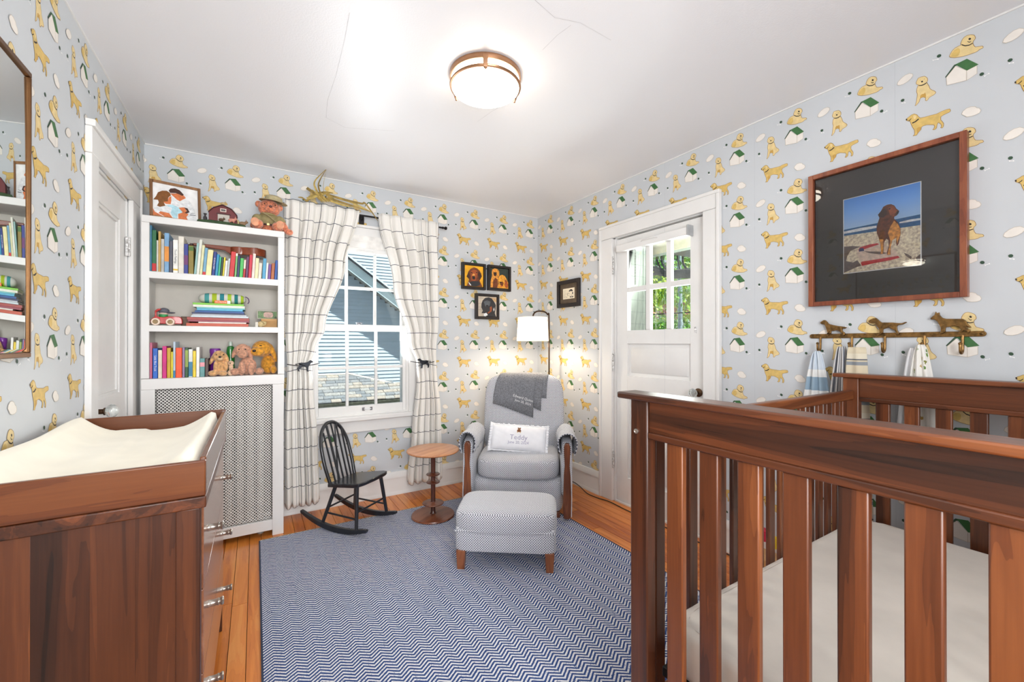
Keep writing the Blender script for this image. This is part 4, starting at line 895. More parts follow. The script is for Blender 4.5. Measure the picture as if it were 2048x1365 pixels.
curtain('right window-pane check curtain tied back beside the side table',2.172,.10,[(.10,1.02),(.5,1.055),(.9,1.09),(1.04,1.085),(1.2,1.025),(1.64,.905),(2.172,.792)],[(.10,1.305),(.6,1.29),(.95,1.255),(1.1,1.25),(1.4,1.275),(2.172,1.272)],5.0,.72,2.0,1.03,-1)
rd=thing('curtain_rod','thin black curtain rod with end finial above the window','curtain rod',(.73,3.215,2.145))
BK=mat('black_iron',(30,28,30),.45,.6)
MB().tube([(-.60,.020,0),(.575,.020,0)],.0068,10).build('rod',BK,rd); MB().lathe([(.007,0),(.007,.012),(.010,.014),(.010,.02),(.006,.024),(.006,.03),(.012,.034),(.014,.042),(.012,.05),(0,.053)],(.572,.020,0),14,R=Euler((0,PI/2,0)).to_matrix()).build('finial',BK,rd)
for x in (-.045,): 
    t=MB().box(x-.018,x+.018,.073,.084,-.05,.012); t.tube([(x,.075,-.02),(x,.035,-.02),(x,.022,-.008)],.005,8); t.build('bracket',BK,rd)
ART={
 'beach':[([(-0.001,0.595),(0.999,0.607),(0.999,0.472),(-0.001,0.511)],'sea'),
([(-0.001,0.57),(0.238,0.579),(0.457,0.57),(0.457,0.54),(0.238,0.538),(-0.001,0.539)],'foam'),
([(0.75,0.56),(0.89,0.567),(0.999,0.561),(0.999,0.537),(0.834,0.54),(0.75,0.544)],'foam'),
([(-0.001,0.511),(0.999,0.477),(1,-0),(-0,0)],'sand'),
([(0.001,0.364),(0.13,0.355),(0.238,0.329),(0.173,0.313),(0.097,0.293),(0.052,0.236),(0.03,0.166),(0.129,0.133),(0.194,0.156),(0.248,0.078),(0.162,0.057),(0,0.007)],'bshade'),
([(0.797,0.175),(0.861,0.138),(0.898,0.105),(0.889,0.077),(0.834,0.122)],'bshade'),
([(0.943,0.089),(0.999,0.128),(1,0.035),(0.961,0.05)],'bshade'),
([(0.184,0.265),(0.227,0.32),(0.364,0.34),(0.466,0.34),(0.566,0.315),(0.702,0.207),(0.754,0.114),(0.644,0.099),(0.425,0.087),(0.259,0.071),(0.237,0.13)],'towel'),
([(0.227,0.32),(0.364,0.34),(0.466,0.34),(0.492,0.321),(0.364,0.3),(0.27,0.283),(0.206,0.282)],'tred'),
([(0.253,0.128),(0.425,0.132),(0.702,0.14),(0.731,0.141),(0.754,0.114),(0.644,0.099),(0.425,0.087),(0.259,0.071),(0.243,0.109)],'tred'),
([(0.222,0.306),(0.28,0.307),(0.291,0.265),(0.216,0.265)],'tblue'),
([(0.285,0.261),(0.507,0.225),(0.605,0.192),(0.506,0.19),(0.364,0.225)],'bshade'),
([(0.477,0.705),(0.518,0.746),(0.548,0.794),(0.597,0.809),(0.646,0.806),(0.689,0.779),(0.713,0.736),(0.749,0.7),(0.741,0.672),(0.717,0.648),(0.689,0.639),(0.684,0.616),(0.731,0.559),(0.762,0.486),(0.767,0.418),(0.755,0.353),(0.74,0.288),(0.717,0.263),(0.707,0.313),(0.712,0.37),(0.664,0.348),(0.645,0.283),(0.64,0.206),(0.644,0.167),(0.596,0.169),(0.591,0.203),(0.615,0.278),(0.611,0.357),(0.586,0.38),(0.557,0.336),(0.551,0.258),(0.546,0.19),(0.506,0.19),(0.517,0.233),(0.507,0.324),(0.487,0.406),(0.462,0.47),(0.459,0.53),(0.477,0.606),(0.497,0.661)],'dogd'),
([(0.635,0.518),(0.684,0.587),(0.731,0.54),(0.76,0.477),(0.764,0.409),(0.74,0.346),(0.721,0.291),(0.712,0.37),(0.664,0.348),(0.645,0.283),(0.635,0.207),(0.64,0.168),(0.601,0.173),(0.625,0.277),(0.635,0.353),(0.606,0.445)],'dogl'),
([(0.497,0.385),(0.547,0.377),(0.546,0.259),(0.541,0.191),(0.511,0.195),(0.519,0.233),(0.512,0.323)],'dogl'),
([(0.607,0.758),(0.655,0.786),(0.694,0.759),(0.722,0.705),(0.703,0.68),(0.684,0.645),(0.645,0.653),(0.626,0.695)],'dogm'),
([(0.477,0.705),(0.523,0.745),(0.557,0.768),(0.597,0.73),(0.587,0.683),(0.547,0.652),(0.507,0.669)],'dogd2'),
([(0.717,0.696),(0.749,0.7),(0.741,0.672),(0.722,0.652)],'blk'),
([(0.611,0.757),(0.636,0.761),(0.645,0.745),(0.621,0.74)],'blk')],
 'lab':[([(0.1,0.004),(0.209,0.254),(0.231,0.337),(0.095,0.451),(0.149,0.577),(0.204,0.724),(0.316,0.845),(0.499,0.934),(0.664,0.896),(0.808,0.793),(0.882,0.672),(0.933,0.528),(0.861,0.396),(0.802,0.308),(0.913,0.124),(0.963,0.009)],'dogd'),
([(0.318,0.712),(0.431,0.804),(0.571,0.815),(0.69,0.742),(0.669,0.531),(0.624,0.319),(0.461,0.227),(0.345,0.303),(0.331,0.508)],'dogm'),
([(0.399,0.574),(0.457,0.63),(0.538,0.605),(0.563,0.523),(0.446,0.515),(0.389,0.522)],'dogl'),
([(0.389,0.491),(0.539,0.501),(0.564,0.399),(0.495,0.332),(0.413,0.369)],'blk'),
([(0.149,0.577),(0.227,0.705),(0.274,0.504),(0.265,0.319),(0.185,0.375),(0.095,0.451)],'dogd2'),
([(0.737,0.745),(0.882,0.672),(0.928,0.527),(0.814,0.372),(0.741,0.41),(0.715,0.576)],'dogd2'),
([(0.233,0.194),(0.461,0.268),(0.767,0.264),(0.841,0.12),(0.627,0.006),(0.348,0.015)],'blk2'),
([(0.198,0.213),(0.256,0.154),(0.348,0.056),(0.303,0.033),(0.222,0.112)],'foam'),
([(0.329,0.672),(0.387,0.697),(0.399,0.646),(0.341,0.632)],'blk'),
([(0.596,0.713),(0.654,0.728),(0.667,0.677),(0.608,0.662)],'blk')],
 'goldens':[([(0,-0),(0.016,0.367),(0.073,0.543),(0.079,0.802),(0.101,0.912),(0.224,0.983),(0.376,0.957),(0.492,0.859),(0.484,0.662),(0.424,0.549),(0.444,0.268),(0.425,0.006)],'gold'),
([(0.141,0.333),(0.261,0.515),(0.389,0.438),(0.421,0.18),(0.374,0.007),(0.124,0.004)],'dogd'),
([(0.167,0.788),(0.33,0.791),(0.346,0.651),(0.26,0.58),(0.171,0.627)],'dogd2'),
([(0.217,0.771),(0.292,0.781),(0.301,0.713),(0.231,0.707)],'blk'),
([(0.425,0.484),(0.51,0.643),(0.661,0.698),(0.79,0.643),(0.883,0.519),(0.992,0.307),(1,-0),(0.425,-0.005),(0.469,0.27)],'gold2'),
([(0.518,0.306),(0.644,0.348),(0.735,0.289),(0.676,0.11),(0.547,0.167)],'dogd'),
([(0.493,0.315),(0.581,0.343),(0.608,0.28),(0.533,0.253)],'blk'),
([(0.795,0.468),(0.925,0.39),(0.995,0.176),(0.935,0.018),(0.778,0.117)],'dogm'),
([(0.574,0.136),(0.637,0.14),(0.613,0.073),(0.562,0.081)],'tred')],
 'blackdog':[([(0.001,0.901),(0.425,0.897),(0.998,0.887),(0.997,0.905),(0.425,0.915),(0.001,0.919)],'plank'),
([(-0.002,0.614),(0.382,0.621),(0.382,0.637),(-0.003,0.632)],'plank'),
([(-0.001,0.325),(0.292,0.326),(0.291,0.342),(-0.002,0.343)],'plank'),
([(0.615,0.957),(0.996,0.955),(0.999,0.752),(0.86,0.768)],'tan'),
([(0.273,-0.002),(0.306,0.158),(0.175,0.153),(0.245,0.29),(0.16,0.443),(0.169,0.622),(0.237,0.803),(0.377,0.933),(0.566,0.976),(0.736,0.918),(0.86,0.768),(0.961,0.592),(0.942,0.387),(0.898,0.18),(0.975,0.004)],'blk2'),
([(0.285,0.739),(0.474,0.815),(0.667,0.758),(0.623,0.554),(0.384,0.498)],'slate'),
([(0.407,0.566),(0.526,0.583),(0.539,0.528),(0.432,0.5)],'blk'),
([(0.624,0.464),(0.719,0.536),(0.759,0.379),(0.701,0.241),(0.534,0.143),(0.485,0.187),(0.628,0.283)],'dogm'),
([(0.295,0.135),(0.437,0.185),(0.511,0.074),(0.392,-0.002),(0.285,0.01)],'foam'),
([(0.82,0.382),(0.866,0.474),(0.882,0.339),(0.834,0.269)],'foam')],
 'sketch':[([(0.5,0.69),(0.567,0.816),(0.658,0.88),(0.768,0.883),(0.841,0.756),(0.849,0.659),(0.739,0.665),(0.676,0.742),(0.64,0.67)],'blk2'),
([(0.792,0.57),(0.858,0.6),(0.888,0.499),(0.852,0.378),(0.798,0.414)],'blk2'),
([(0.58,0.189),(0.704,0.242),(0.879,0.209),(0.91,0.147),(0.832,0.089),(0.655,0.091)],'blk2'),
([(0.68,0.176),(0.813,0.183),(0.789,0.127),(0.69,0.132)],'paper'),
([(0.389,0.549),(0.424,0.563),(0.406,0.389),(0.482,0.3),(0.448,0.275),(0.378,0.412)],'blk2'),
([(0.491,0.554),(0.577,0.454),(0.544,0.449),(0.485,0.516)],'blk2'),
([(0.573,0.337),(0.618,0.321),(0.583,0.277)],'blk2'),
([(0.308,0.183),(0.389,0.213),(0.34,0.12)],'blk2'),
([(0.698,0.389),(0.753,0.401),(0.74,0.335)],'blk2'),
([(0.092,0.867),(0.321,0.857),(0.32,0.843),(0.092,0.854)],'slate'),
([(0.088,0.765),(0.272,0.762),(0.271,0.748),(0.088,0.751)],'slate'),
([(0.084,0.662),(0.223,0.667),(0.222,0.653),(0.084,0.649)],'slate'),
([(0.08,0.559),(0.31,0.552),(0.309,0.538),(0.08,0.546)],'slate'),
([(0.076,0.456),(0.261,0.456),(0.26,0.442),(0.076,0.442)],'slate'),
([(0.072,0.353),(0.211,0.359),(0.211,0.345),(0.072,0.339)],'slate'),
([(0.068,0.249),(0.299,0.244),(0.298,0.23),(0.068,0.235)],'slate'),
([(0.064,0.145),(0.249,0.147),(0.249,0.133),(0.064,0.131)],'slate')],
 'family':[([(0.405,0.661),(0.449,0.672),(0.589,0.556),(0.741,0.702),(0.846,0.555),(0.917,0.408),(1,0),(0.806,-0.063),(0.716,0.098),(0.797,0.222),(0.674,0.233),(0.563,0.367),(0.419,0.368),(0.391,0.469)],'foam'),
([(0.017,0.219),(0.114,0.286),(0.274,0.356),(0.406,0.425),(0.573,0.356),(0.647,0.217),(0.532,0.143),(0.537,-0.069),(0.459,-0.061),(0.375,0.116),(0.248,0.148),(0.04,0.115)],'foam'),
([(0.274,0.356),(0.415,0.415),(0.585,0.358),(0.647,0.217),(0.532,0.143),(0.514,-0.064),(0.47,-0.061),(0.38,0.151),(0.411,0.308)],'tblue2'),
([(0.007,0.207),(0.04,0.115),(0.239,0.001),(0,0)],'skin'),
([(0.117,0.091),(0.162,0.15),(0.347,0.136),(0.451,-0.038),(0.269,0.003)],'skin'),
([(0.326,0.527),(0.349,0.625),(0.396,0.671),(0.4,0.542),(0.384,0.421),(0.28,0.403),(0.218,0.448)],'skin'),
([(0.375,0.748),(0.542,0.792),(0.657,0.797),(0.728,0.699),(0.59,0.563),(0.526,0.592),(0.449,0.672)],'skin'),
([(0.345,0.833),(0.385,0.904),(0.485,0.94),(0.591,0.904),(0.68,0.79),(0.65,0.744),(0.573,0.775),(0.498,0.792),(0.377,0.766)],'brown'),
([(0.011,0.472),(0.069,0.582),(0.111,0.712),(0.203,0.787),(0.302,0.81),(0.367,0.769),(0.394,0.694),(0.338,0.622),(0.321,0.491),(0.228,0.456),(0.268,0.344),(0.15,0.281),(0.089,0.304),(0.129,0.409),(0.111,0.482)],'brown2'),
([(0.561,0.354),(0.685,0.398),(0.742,0.279),(0.697,0.223),(0.782,0.207),(0.728,0.099),(0.788,-0.058),(0.551,-0.05),(0.545,0.157),(0.649,0.23)],'skin'),
([(0.684,0.392),(0.757,0.384),(0.805,0.274),(0.745,0.216),(0.684,0.221),(0.744,0.292)],'brown'),
([(0.819,0.237),(0.938,0.278),(0.922,0.262),(0.823,0.224)],'slate'),
([(0.806,0.197),(0.956,0.212),(0.939,0.191),(0.816,0.178)],'slate')],
}
DOGS={
 'setter':[(-0.9311,1.292),(-0.9253,1.2984),(-0.9157,1.3055),(-0.9081,1.3043),(-0.9006,1.2952),(-0.895,1.2862),(-0.8765,1.2799),(-0.8583,1.275),(-0.8439,1.2728),(-0.8234,1.2679),(-0.8297,1.2626),(-0.8386,1.2616),(-0.8421,1.2587),(-0.8404,1.2501),(-0.8315,1.2436),(-0.8326,1.2317),(-0.8422,1.2289),(-0.8475,1.2332),(-0.8422,1.2374),(-0.8511,1.2482),(-0.8619,1.2562),(-0.8729,1.253),(-0.8858,1.2511),(-0.8847,1.2403),(-0.897,1.2383),(-0.8951,1.2295),(-0.9056,1.2292),(-0.8996,1.2405),(-0.9026,1.2537),(-0.9082,1.2736),(-0.912,1.2838),(-0.9234,1.2851)],
 'pointer':[(-0.7455,1.2929),(-0.7383,1.2987),(-0.7286,1.3043),(-0.7174,1.305),(-0.7095,1.2953),(-0.7001,1.2849),(-0.6815,1.2842),(-0.6632,1.2834),(-0.6497,1.281),(-0.6334,1.2792),(-0.6202,1.2848),(-0.6174,1.2816),(-0.6305,1.2736),(-0.6452,1.2718),(-0.6497,1.2654),(-0.6482,1.2517),(-0.6423,1.236),(-0.6453,1.2291),(-0.6542,1.2304),(-0.6518,1.2401),(-0.6572,1.25),(-0.6678,1.2581),(-0.6754,1.2642),(-0.6861,1.2586),(-0.6945,1.2548),(-0.6955,1.2409),(-0.7033,1.2331),(-0.7128,1.2284),(-0.7159,1.2293),(-0.7064,1.2411),(-0.708,1.2572),(-0.7143,1.2674),(-0.719,1.2797),(-0.7254,1.2839),(-0.7335,1.2822),(-0.7432,1.2859)],
 'shepherd':[(-0.547,1.2954),(-0.5422,1.3007),(-0.5342,1.3084),(-0.5315,1.3222),(-0.5275,1.3146),(-0.5209,1.3179),(-0.5197,1.3069),(-0.5119,1.2955),(-0.5015,1.2914),(-0.4862,1.2907),(-0.4687,1.2898),(-0.4564,1.2892),(-0.4491,1.2819),(-0.4431,1.2676),(-0.4347,1.2568),(-0.4371,1.2541),(-0.4467,1.2607),(-0.4455,1.2519),(-0.4371,1.2464),(-0.4395,1.2359),(-0.4468,1.2354),(-0.4455,1.2413),(-0.454,1.245),(-0.4565,1.2398),(-0.4639,1.2371),(-0.4676,1.24),(-0.4614,1.247),(-0.4663,1.2578),(-0.4787,1.2635),(-0.4888,1.2603),(-0.5029,1.2582),(-0.5042,1.2408),(-0.512,1.233),(-0.5237,1.231),(-0.5172,1.2411),(-0.5171,1.2557),(-0.521,1.2686),(-0.5263,1.2816),(-0.5342,1.2893),(-0.5449,1.2905)],
 'tieback':[(-0.0444,-0.0168),(-0.0352,-0.0037),(-0.0312,0.0081),(-0.0338,0.0142),(-0.0564,0.0074),(-0.0564,0.0148),(-0.0392,0.0151),(-0.0312,0.0201),(-0.0178,0.0227),(-0.003,0.0208),(0.0186,0.0233),(0.0268,0.0291),(0.0363,0.0372),(0.0431,0.0381),(0.0514,0.0316),(0.0583,0.0268),(0.0555,0.0224),(0.0459,0.0196),(0.0391,0.0152),(0.0336,0.0048),(0.0268,-0.0101),(0.0255,-0.0357),(0.0309,-0.0434),(0.016,-0.0413),(0.0139,-0.0232),(0.0132,-0.0142),(0.0051,-0.0079),(-0.0044,-0.0061),(-0.0164,-0.0102),(-0.0311,-0.0232),(-0.0325,-0.0306),(-0.0271,-0.039),(-0.0404,-0.0378),(-0.0405,-0.0273)],
}
BOOKS_A=[(-0.4969,-0.4877,0.257,(62,120,150)),(-0.4876,-0.469,0.232,(38,108,68)),(-0.4689,-0.4606,0.178,(215,214,208)),(-0.4607,-0.4494,0.228,(196,158,88)),(-0.4493,-0.4349,0.188,(188,186,180)),(-0.4349,-0.4139,0.224,(122,166,204)),(-0.4127,-0.3972,0.181,(78,78,92)),(-0.3965,-0.3739,0.19,(238,236,230)),(-0.3732,-0.3476,0.213,(226,220,208)),(-0.3475,-0.3284,0.172,(48,58,140)),(-0.3276,-0.3035,0.166,(140,122,44)),(-0.3032,-0.2918,0.185,(150,190,186)),(-0.2915,-0.2776,0.206,(226,228,216)),(-0.2772,-0.2637,0.175,(216,214,170)),(-0.2632,-0.2484,0.161,(116,168,200)),(-0.248,-0.2214,0.151,(236,226,168)),(-0.2201,-0.2046,0.143,(30,50,130)),(-0.2041,-0.1902,0.13,(40,146,190)),(-0.1898,-0.1796,0.116,(60,176,130)),(-0.1791,-0.1685,0.115,(38,60,48)),(-0.168,-0.1595,0.116,(232,216,60)),(-0.159,-0.147,0.096,(236,234,228)),(-0.1465,-0.1357,0.11,(190,200,200)),(-0.1349,-0.1105,0.153,(206,40,44)),(-0.1101,-0.0995,0.146,(120,180,110)),(-0.0991,-0.0863,0.131,(34,48,96)),(-0.0858,-0.0676,0.119,(74,192,92)),(-0.0671,-0.0559,0.111,(196,50,50)),(-0.0555,-0.0407,0.131,(92,40,84)),(-0.0402,-0.0235,0.145,(204,34,62)),(-0.023,-0.0076,0.153,(232,214,206)),(-0.0071,0.0108,0.128,(236,222,176)),(0.0113,0.0294,0.1,(222,216,202)),(0.0321,0.0503,0.129,(78,160,200)),(0.0508,0.0621,0.104,(236,232,222)),(0.0626,0.0786,0.097,(112,70,150)),(0.0791,0.0976,0.104,(180,98,48)),(0.0981,0.1129,0.125,(34,86,170)),(0.1134,0.1192,0.107,(120,170,210))]
BOOKS_B=[(-0.4958,-0.4854,0.199,(206,110,140)),(-0.4835,-0.4622,0.167,(44,104,196)),(-0.461,-0.4433,0.157,(232,222,196)),(-0.4422,-0.4232,0.179,(206,34,126)),(-0.4224,-0.4055,0.169,(206,166,46)),(-0.4051,-0.395,0.147,(232,212,56)),(-0.3947,-0.3842,0.204,(186,204,220)),(-0.3838,-0.3556,0.169,(238,84,40)),(-0.3544,-0.3426,0.171,(150,130,170)),(-0.3418,-0.3267,0.169,(46,86,46)),(-0.3258,-0.307,0.161,(222,226,224)),(-0.3066,-0.2916,0.151,(236,206,56)),(-0.2905,-0.275,0.173,(238,236,232)),(-0.2741,-0.2503,0.107,(96,150,150)),(-0.2494,-0.2329,0.106,(84,62,56))]
STACK=[(-0.335,-0.036,0.0181,(196,84,56)),(-0.28,-0.047,0.0089,(226,222,214)),(-0.329,-0.032,0.0114,(150,70,84)),(-0.333,-0.032,0.0165,(178,76,70)),(-0.313,-0.036,0.0103,(206,220,226)),(-0.307,-0.045,0.0098,(186,190,196)),(-0.311,-0.054,0.0104,(44,52,92)),(-0.297,-0.059,0.0119,(40,92,160)),(-0.287,-0.065,0.0119,(86,176,214)),(-0.289,-0.054,0.0088,(120,190,190)),(-0.305,-0.054,0.0145,(232,232,218)),(-0.307,-0.059,0.0125,(126,196,60))]
# curtain holdbacks: black dogs
def dogplate(name,out,fn,a,b_,m,parent,bev=.004): return MB().prism(out,fn,a,b_).build(name,m,parent,bevel=bev,seg=3)
INK=mat('black_cast_iron',(34,38,46),.45,.4)
for cx,cz,fl,lab in ((.285,1.039,1,'black dog silhouette holdback on the left curtain'),(1.135,1.035,-1,'black dog silhouette holdback on the right curtain')):
    t=thing('curtain_holdback',lab,'holdback',(cx,3.17,cz),0,'curtain holdbacks')
    dogplate('dog_figure',[(p*fl*.96,q*.96) for p,q in DOGS['tieback']],lambda p,q,w:(p,w,q),-.008,.006,INK,t)
    MB().tube(bez([(0,.004,0),(0,.05,-.004),(-.02*fl,.085,-.006),(-.02*fl,.1085,-.006)],5),.005,8).build('stem',INK,t)
    MB().tube(bez([(-.10*fl,.035,.01),(-.07*fl,-.002,.006),(-.02*fl,-.004,.0),(.06*fl,-.002,.006),(.10*fl,.03,.014)],6),.0032,6).build('cord',mat('dark_cord',(58,54,56),.8),t)
# woven palm frond ornament
PALM=mat('dried_palm',(178,154,84),.7,var=.2,vs=40); PALM2=mat('dried_palm_dark',(142,118,58),.7,var=.2,vs=40)
pf=thing('palm_ornament','dried woven palm frond ornament resting on top of the left curtain','ornament',(.38,3.19,2.178))
def ribbon(pts,w,m,tw=0,name='leaf'):
    C_=bez([(p[0]-.38,p[1]-3.19,p[2]-2.178) for p in pts],7); n_=len(C_); wd=[w*(1-.75*(i/(n_-1))**3) for i in range(n_)]
    t=MB(); t.tube(C_,wd,6,flat=(.16,1)); return t.build(name,m,pf)
for i in range(5):
    f=i/4; ribbon([(.300+.03*i,3.185,2.262-.012*i+.0),(.345+.02*i,3.172,2.228-.006*i),(.40+.014*i,3.182,2.178+.004*i)],.011,PALM if i%2 else PALM2,name='weave_strip')
for i in range(4): ribbon([(.30+.012*i,3.178,2.186+.012*i),(.36+.018*i,3.170,2.212+.012*i),(.42+.016*i,3.184,2.246+.004*i)],.010,PALM2 if i%2 else PALM,name='weave_strip')
for a,m in (([(.40,3.18,2.19),(.355,3.16,2.255),(.345,3.13,2.30),(.405,3.075,2.372)],PALM),([(.40,3.175,2.20),(.37,3.15,2.27),(.375,3.12,2.31),(.408,3.073,2.373)],PALM2),([(.41,3.18,2.22),(.40,3.14,2.29),(.41,3.072,2.375)],PALM),([(.33,3.18,2.205),(.30,3.185,2.175),(.27,3.17,2.185),(.245,3.165,2.182)],PALM2),
 ([(.42,3.18,2.235),(.50,3.178,2.226),(.60,3.18,2.21),(.70,3.182,2.176),(.735,3.185,2.165)],PALM),([(.43,3.178,2.22),(.52,3.176,2.20),(.62,3.18,2.185),(.72,3.182,2.168)],PALM2),([(.43,3.18,2.205),(.52,3.18,2.185),(.60,3.182,2.178)],PALM),([(.42,3.176,2.24),(.55,3.176,2.222),(.66,3.178,2.215),(.685,3.178,2.222),(.74,3.182,2.16),(.78,3.184,2.108)],PALM2)): ribbon(a,.0085,m)
# ================================================================ BOOKS
def cname(c):
    T={'red':(200,40,45),'green':(60,130,70),'navy':(35,52,110),'blue':(45,100,180),'light blue':(125,170,205),'teal':(70,150,150),'white':(235,232,226),'cream':(230,220,180),'tan':(190,155,95),'grey':(188,188,186),'dark grey':(78,78,88),'olive':(140,122,46),'yellow':(232,212,58),'purple':(110,70,140),'maroon':(130,55,75),'orange':(225,95,45),'magenta':(206,34,126),'pink':(210,115,140),'brown':(110,70,52),'lime green':(125,195,65),'black green':(38,60,48)}
    return min(T,key=lambda k:sum((a-b)**2 for a,b in zip(T[k],c)))
PAGE=mat('book_pages',(232,224,206),.8,var=.05,vs=120)
def ordn(i): return '%d%s'%(i,'th' if 10<i%100<14 else {1:'st',2:'nd',3:'rd'}.get(i%10,'th'))
def book(w,h,d,c,label,loc,ry=0,group=None,title=None,band=None,tc=(245,245,245),name='book'):
    o=thing(name,label,'book',loc,0,group); o.rotation_euler=(0,ry,0)
    cm=mat('cover_%d_%d_%d'%c,c,.45,var=.05,vs=25); e=min(.002,w*.18)
    MB().box(0,e,0,d,0,h).box(w-e,w,0,d,0,h).box(e*.5,w-e*.5,0,e*1.2,0,h).build('cover',cm,o,bevel=min(.0012,w*.12))
    MB().box(e,w-e,e*1.4,d-.003,.003,h-.003).build('pages',PAGE,o)
    if band:
        z0,z1,bc_=band; MB().box(.0003,w-.0003,-.0006,.001,h*z0,h*z1).build('spine_label',mat('band_%d_%d_%d'%bc_,bc_,.5),o)
    if title: text_mesh(title,w*.62,'spine_title',mat('title_%d_%d_%d'%tc,tc,.6),o,Matrix.Translation((w*.5,-.0010,h*.5))@Matrix.Rotation(PI/2,4,'X')@Matrix.Rotation(-PI/2,4,'Z'),ext=.0002)
    return o
BA_={1:dict(band=(.02,.2,(196,40,44))),5:dict(band=(.28,.66,(232,150,60))),7:dict(title='Touch Feelings',tc=(52,60,70),band=(.08,.13,(226,190,70))),9:dict(band=(.30,.62,(110,50,110))),10:dict(band=(.82,.97,(70,110,40))),14:dict(band=(.0,.12,(206,50,48))),16:dict(title="DOG'S First BABY"),24:dict(band=(.88,.99,(226,226,216))),27:dict(band=(.5,.98,(228,216,200)))}
for i,(a,c,h,col) in enumerate(BOOKS_A):
    lean=.0 if i<11 else (.075 if i<24 else .055); d=random.choice((.10,.12,.14)) if h<.17 else random.choice((.17,.19,.2))
    if i>=8: d=.12
    book(c-a-.0009,h/math.cos(lean)-.001,d,col,'%s upright book, %s from the left on the top bookcase shelf'%(cname(col),ordn(i+1)),(a-(.09*math.tan(lean) if lean else 0)+.0004+ (.007 if lean else 0),3.0062+.002*(i%3),1.5905+(c-a)*math.sin(lean)),lean,'upright books on the top shelf',**BA_.get(i,{}))
BB_={1:dict(title='Little Blue Truck'),6:dict(band=(.0,.2,(50,130,180))),9:dict(band=(.35,.92,(150,170,80))),10:dict(band=(.03,.55,(60,130,165))),13:dict(band=(.55,.78,(222,150,160)))}
for i,(a,c,h,col) in enumerate(BOOKS_B):
    book(c-a-.0009,h,.11 if h<.12 else .15,col,'%s upright book, %s from the left on the bottom bookcase shelf'%(cname(col),ordn(i+1)),(a+.0004,3.0062+.002*(i%3),.9985),0,'upright books on the bottom shelf',**BB_.get(i,{}))
z=1.293
for i,(a,c,h,col) in enumerate(STACK):
    o=thing('book','%s flat book, %s from the bottom of the stack on the middle shelf'%(cname(col),ordn(i+1)),'book',(a,2.992+.004*((i*5)%4),z),0,'stacked flat books'); w=c-a
    cm=mat('cover_%d_%d_%d'%col,col,.45,var=.05,vs=25); hh=h*.92
    MB().box(0,w,0,.19,0,.0016).box(0,w,0,.19,hh-.0016,hh).box(0,w,0,.0016,.0008,hh-.0008).build('cover',cm,o,bevel=.0006); MB().box(.003,w-.003,.002,.187,.0016,hh-.0016).build('pages',PAGE,o)
    z+=hh+.0002
ZST=z
# pouch on the stack
po=thing('pencil_pouch','green and teal striped soft pouch lying on the book stack','pouch',(-.168,3.07,ZST))
PG=mat('pouch_grey',(206,206,198),.8,var=.04); 
def sl(x): return max(.05,(1-(abs(x)/.119)**5))**.5
def seg(x0,x1,m,nm):
    t=MB(); rings=[]
    for k in range(7):
        x=x0+(x1-x0)*k/6; q=sl(x); rings.append([Vector((x,.05*q*math.copysign(abs(math.cos(a))**.7,math.cos(a)),.0315+.0315*q*math.copysign(abs(math.sin(a))**.7,math.sin(a)))) for a in [2*PI*i/24 for i in range(24)]])
    t.ring(rings).build(nm,m,po,smooth=True,angle=60)
xs_=[(-.118,-.086,None),(-.086,-.064,(70,150,150)),(-.064,-.050,None),(-.050,-.027,(168,190,40)),(-.027,-.012,None),(-.012,.009,(40,130,140)),(.009,.026,None),(.026,.045,(160,190,50)),(.045,.060,None),(.060,.078,(30,124,124)),(.078,.092,None),(.092,.107,(166,194,44)),(.107,.118,None)]
for a_,b_,c_ in xs_: seg(a_,b_,PG if c_ is None else mat('stripe_%d_%d_%d'%c_,c_,.8),'body_panel' if c_ is None else 'stripe')
MB().tube(bez([(.115,-.02,.05),(.130,-.02,.04),(.134,-.02,.02),(.128,-.02,.008)],4),.003,6).build('loop',mat('plum_tape',(92,70,104),.8),po)
og=thing('small_book','thin orange card with white square leaning in front of the green pouch','card',(-.205,3.004,ZST)); MB().box(0,.062,0,.003,0,.017).build('card',mat('orange_card',(232,112,40),.5),og); MB().box(.062,.078,0,.003,0,.018).build('picture',mat('white_card',(240,240,236),.5),og); text_mesh('One Bad Dog',.0095,'lettering',CW,og,Matrix.Translation((.031,-.0004,.0085))@Matrix.Rotation(PI/2,4,'X'),ext=.0001)
# ukulele lying on the books
uk=thing('ukulele','small reddish brown ukulele lying flat on top of the upright books','ukulele',(-.04,3.165,1.749))
UW=wood('uke_mahogany',[(.2,(92,36,16)),(.5,(138,62,32)),(.8,(170,88,50))],'x',across=20,along=2,rough=.25,coat=.5)
out=[]
for k in range(40):
    a=2*PI*k/40; x=math.cos(a)*.100; r=.075+.004*math.cos(2*a)-(.016*math.exp(-((x+.015)/.03)**2)); 
    if x<-.02: r*=.83
    out.append((x,math.sin(a)*r/.075*.075))
MB().prism(out,lambda p,q,t:(p,q,t),0,.048,sm=True).build('body',UW,uk,bevel=.003)
MB().add([(-.09,-.024,.0),(-.09,.024,.0),(-.09,.024,.048),(-.09,-.024,.048),(-.125,-.018,.022),(-.125,.018,.022),(-.125,.018,.050),(-.125,-.018,.050),(-.28,-.017,.036),(-.28,.017,.036),(-.28,.017,.050),(-.28,-.017,.050)],[(0,4,5,1),(1,5,6,2),(2,6,7,3),(3,7,4,0),(4,8,9,5),(5,9,10,6),(6,10,11,7),(7,11,8,4),(8,11,10,9)]).build('neck',UW,uk,bevel=.003)
MB().box(-.345,-.28,-.024,.024,.034,.046).build('headstock',mat('dark_mahogany',(60,24,16),.3,coat=.4),uk,bevel=.003)
for x in (-.33,-.30):
    for y in (-.029,.029): MB().ell((x,y,.04),(.007,.007,.005),8,6).build('tuning_peg',mat('pearl_peg',(216,210,204),.3),uk)
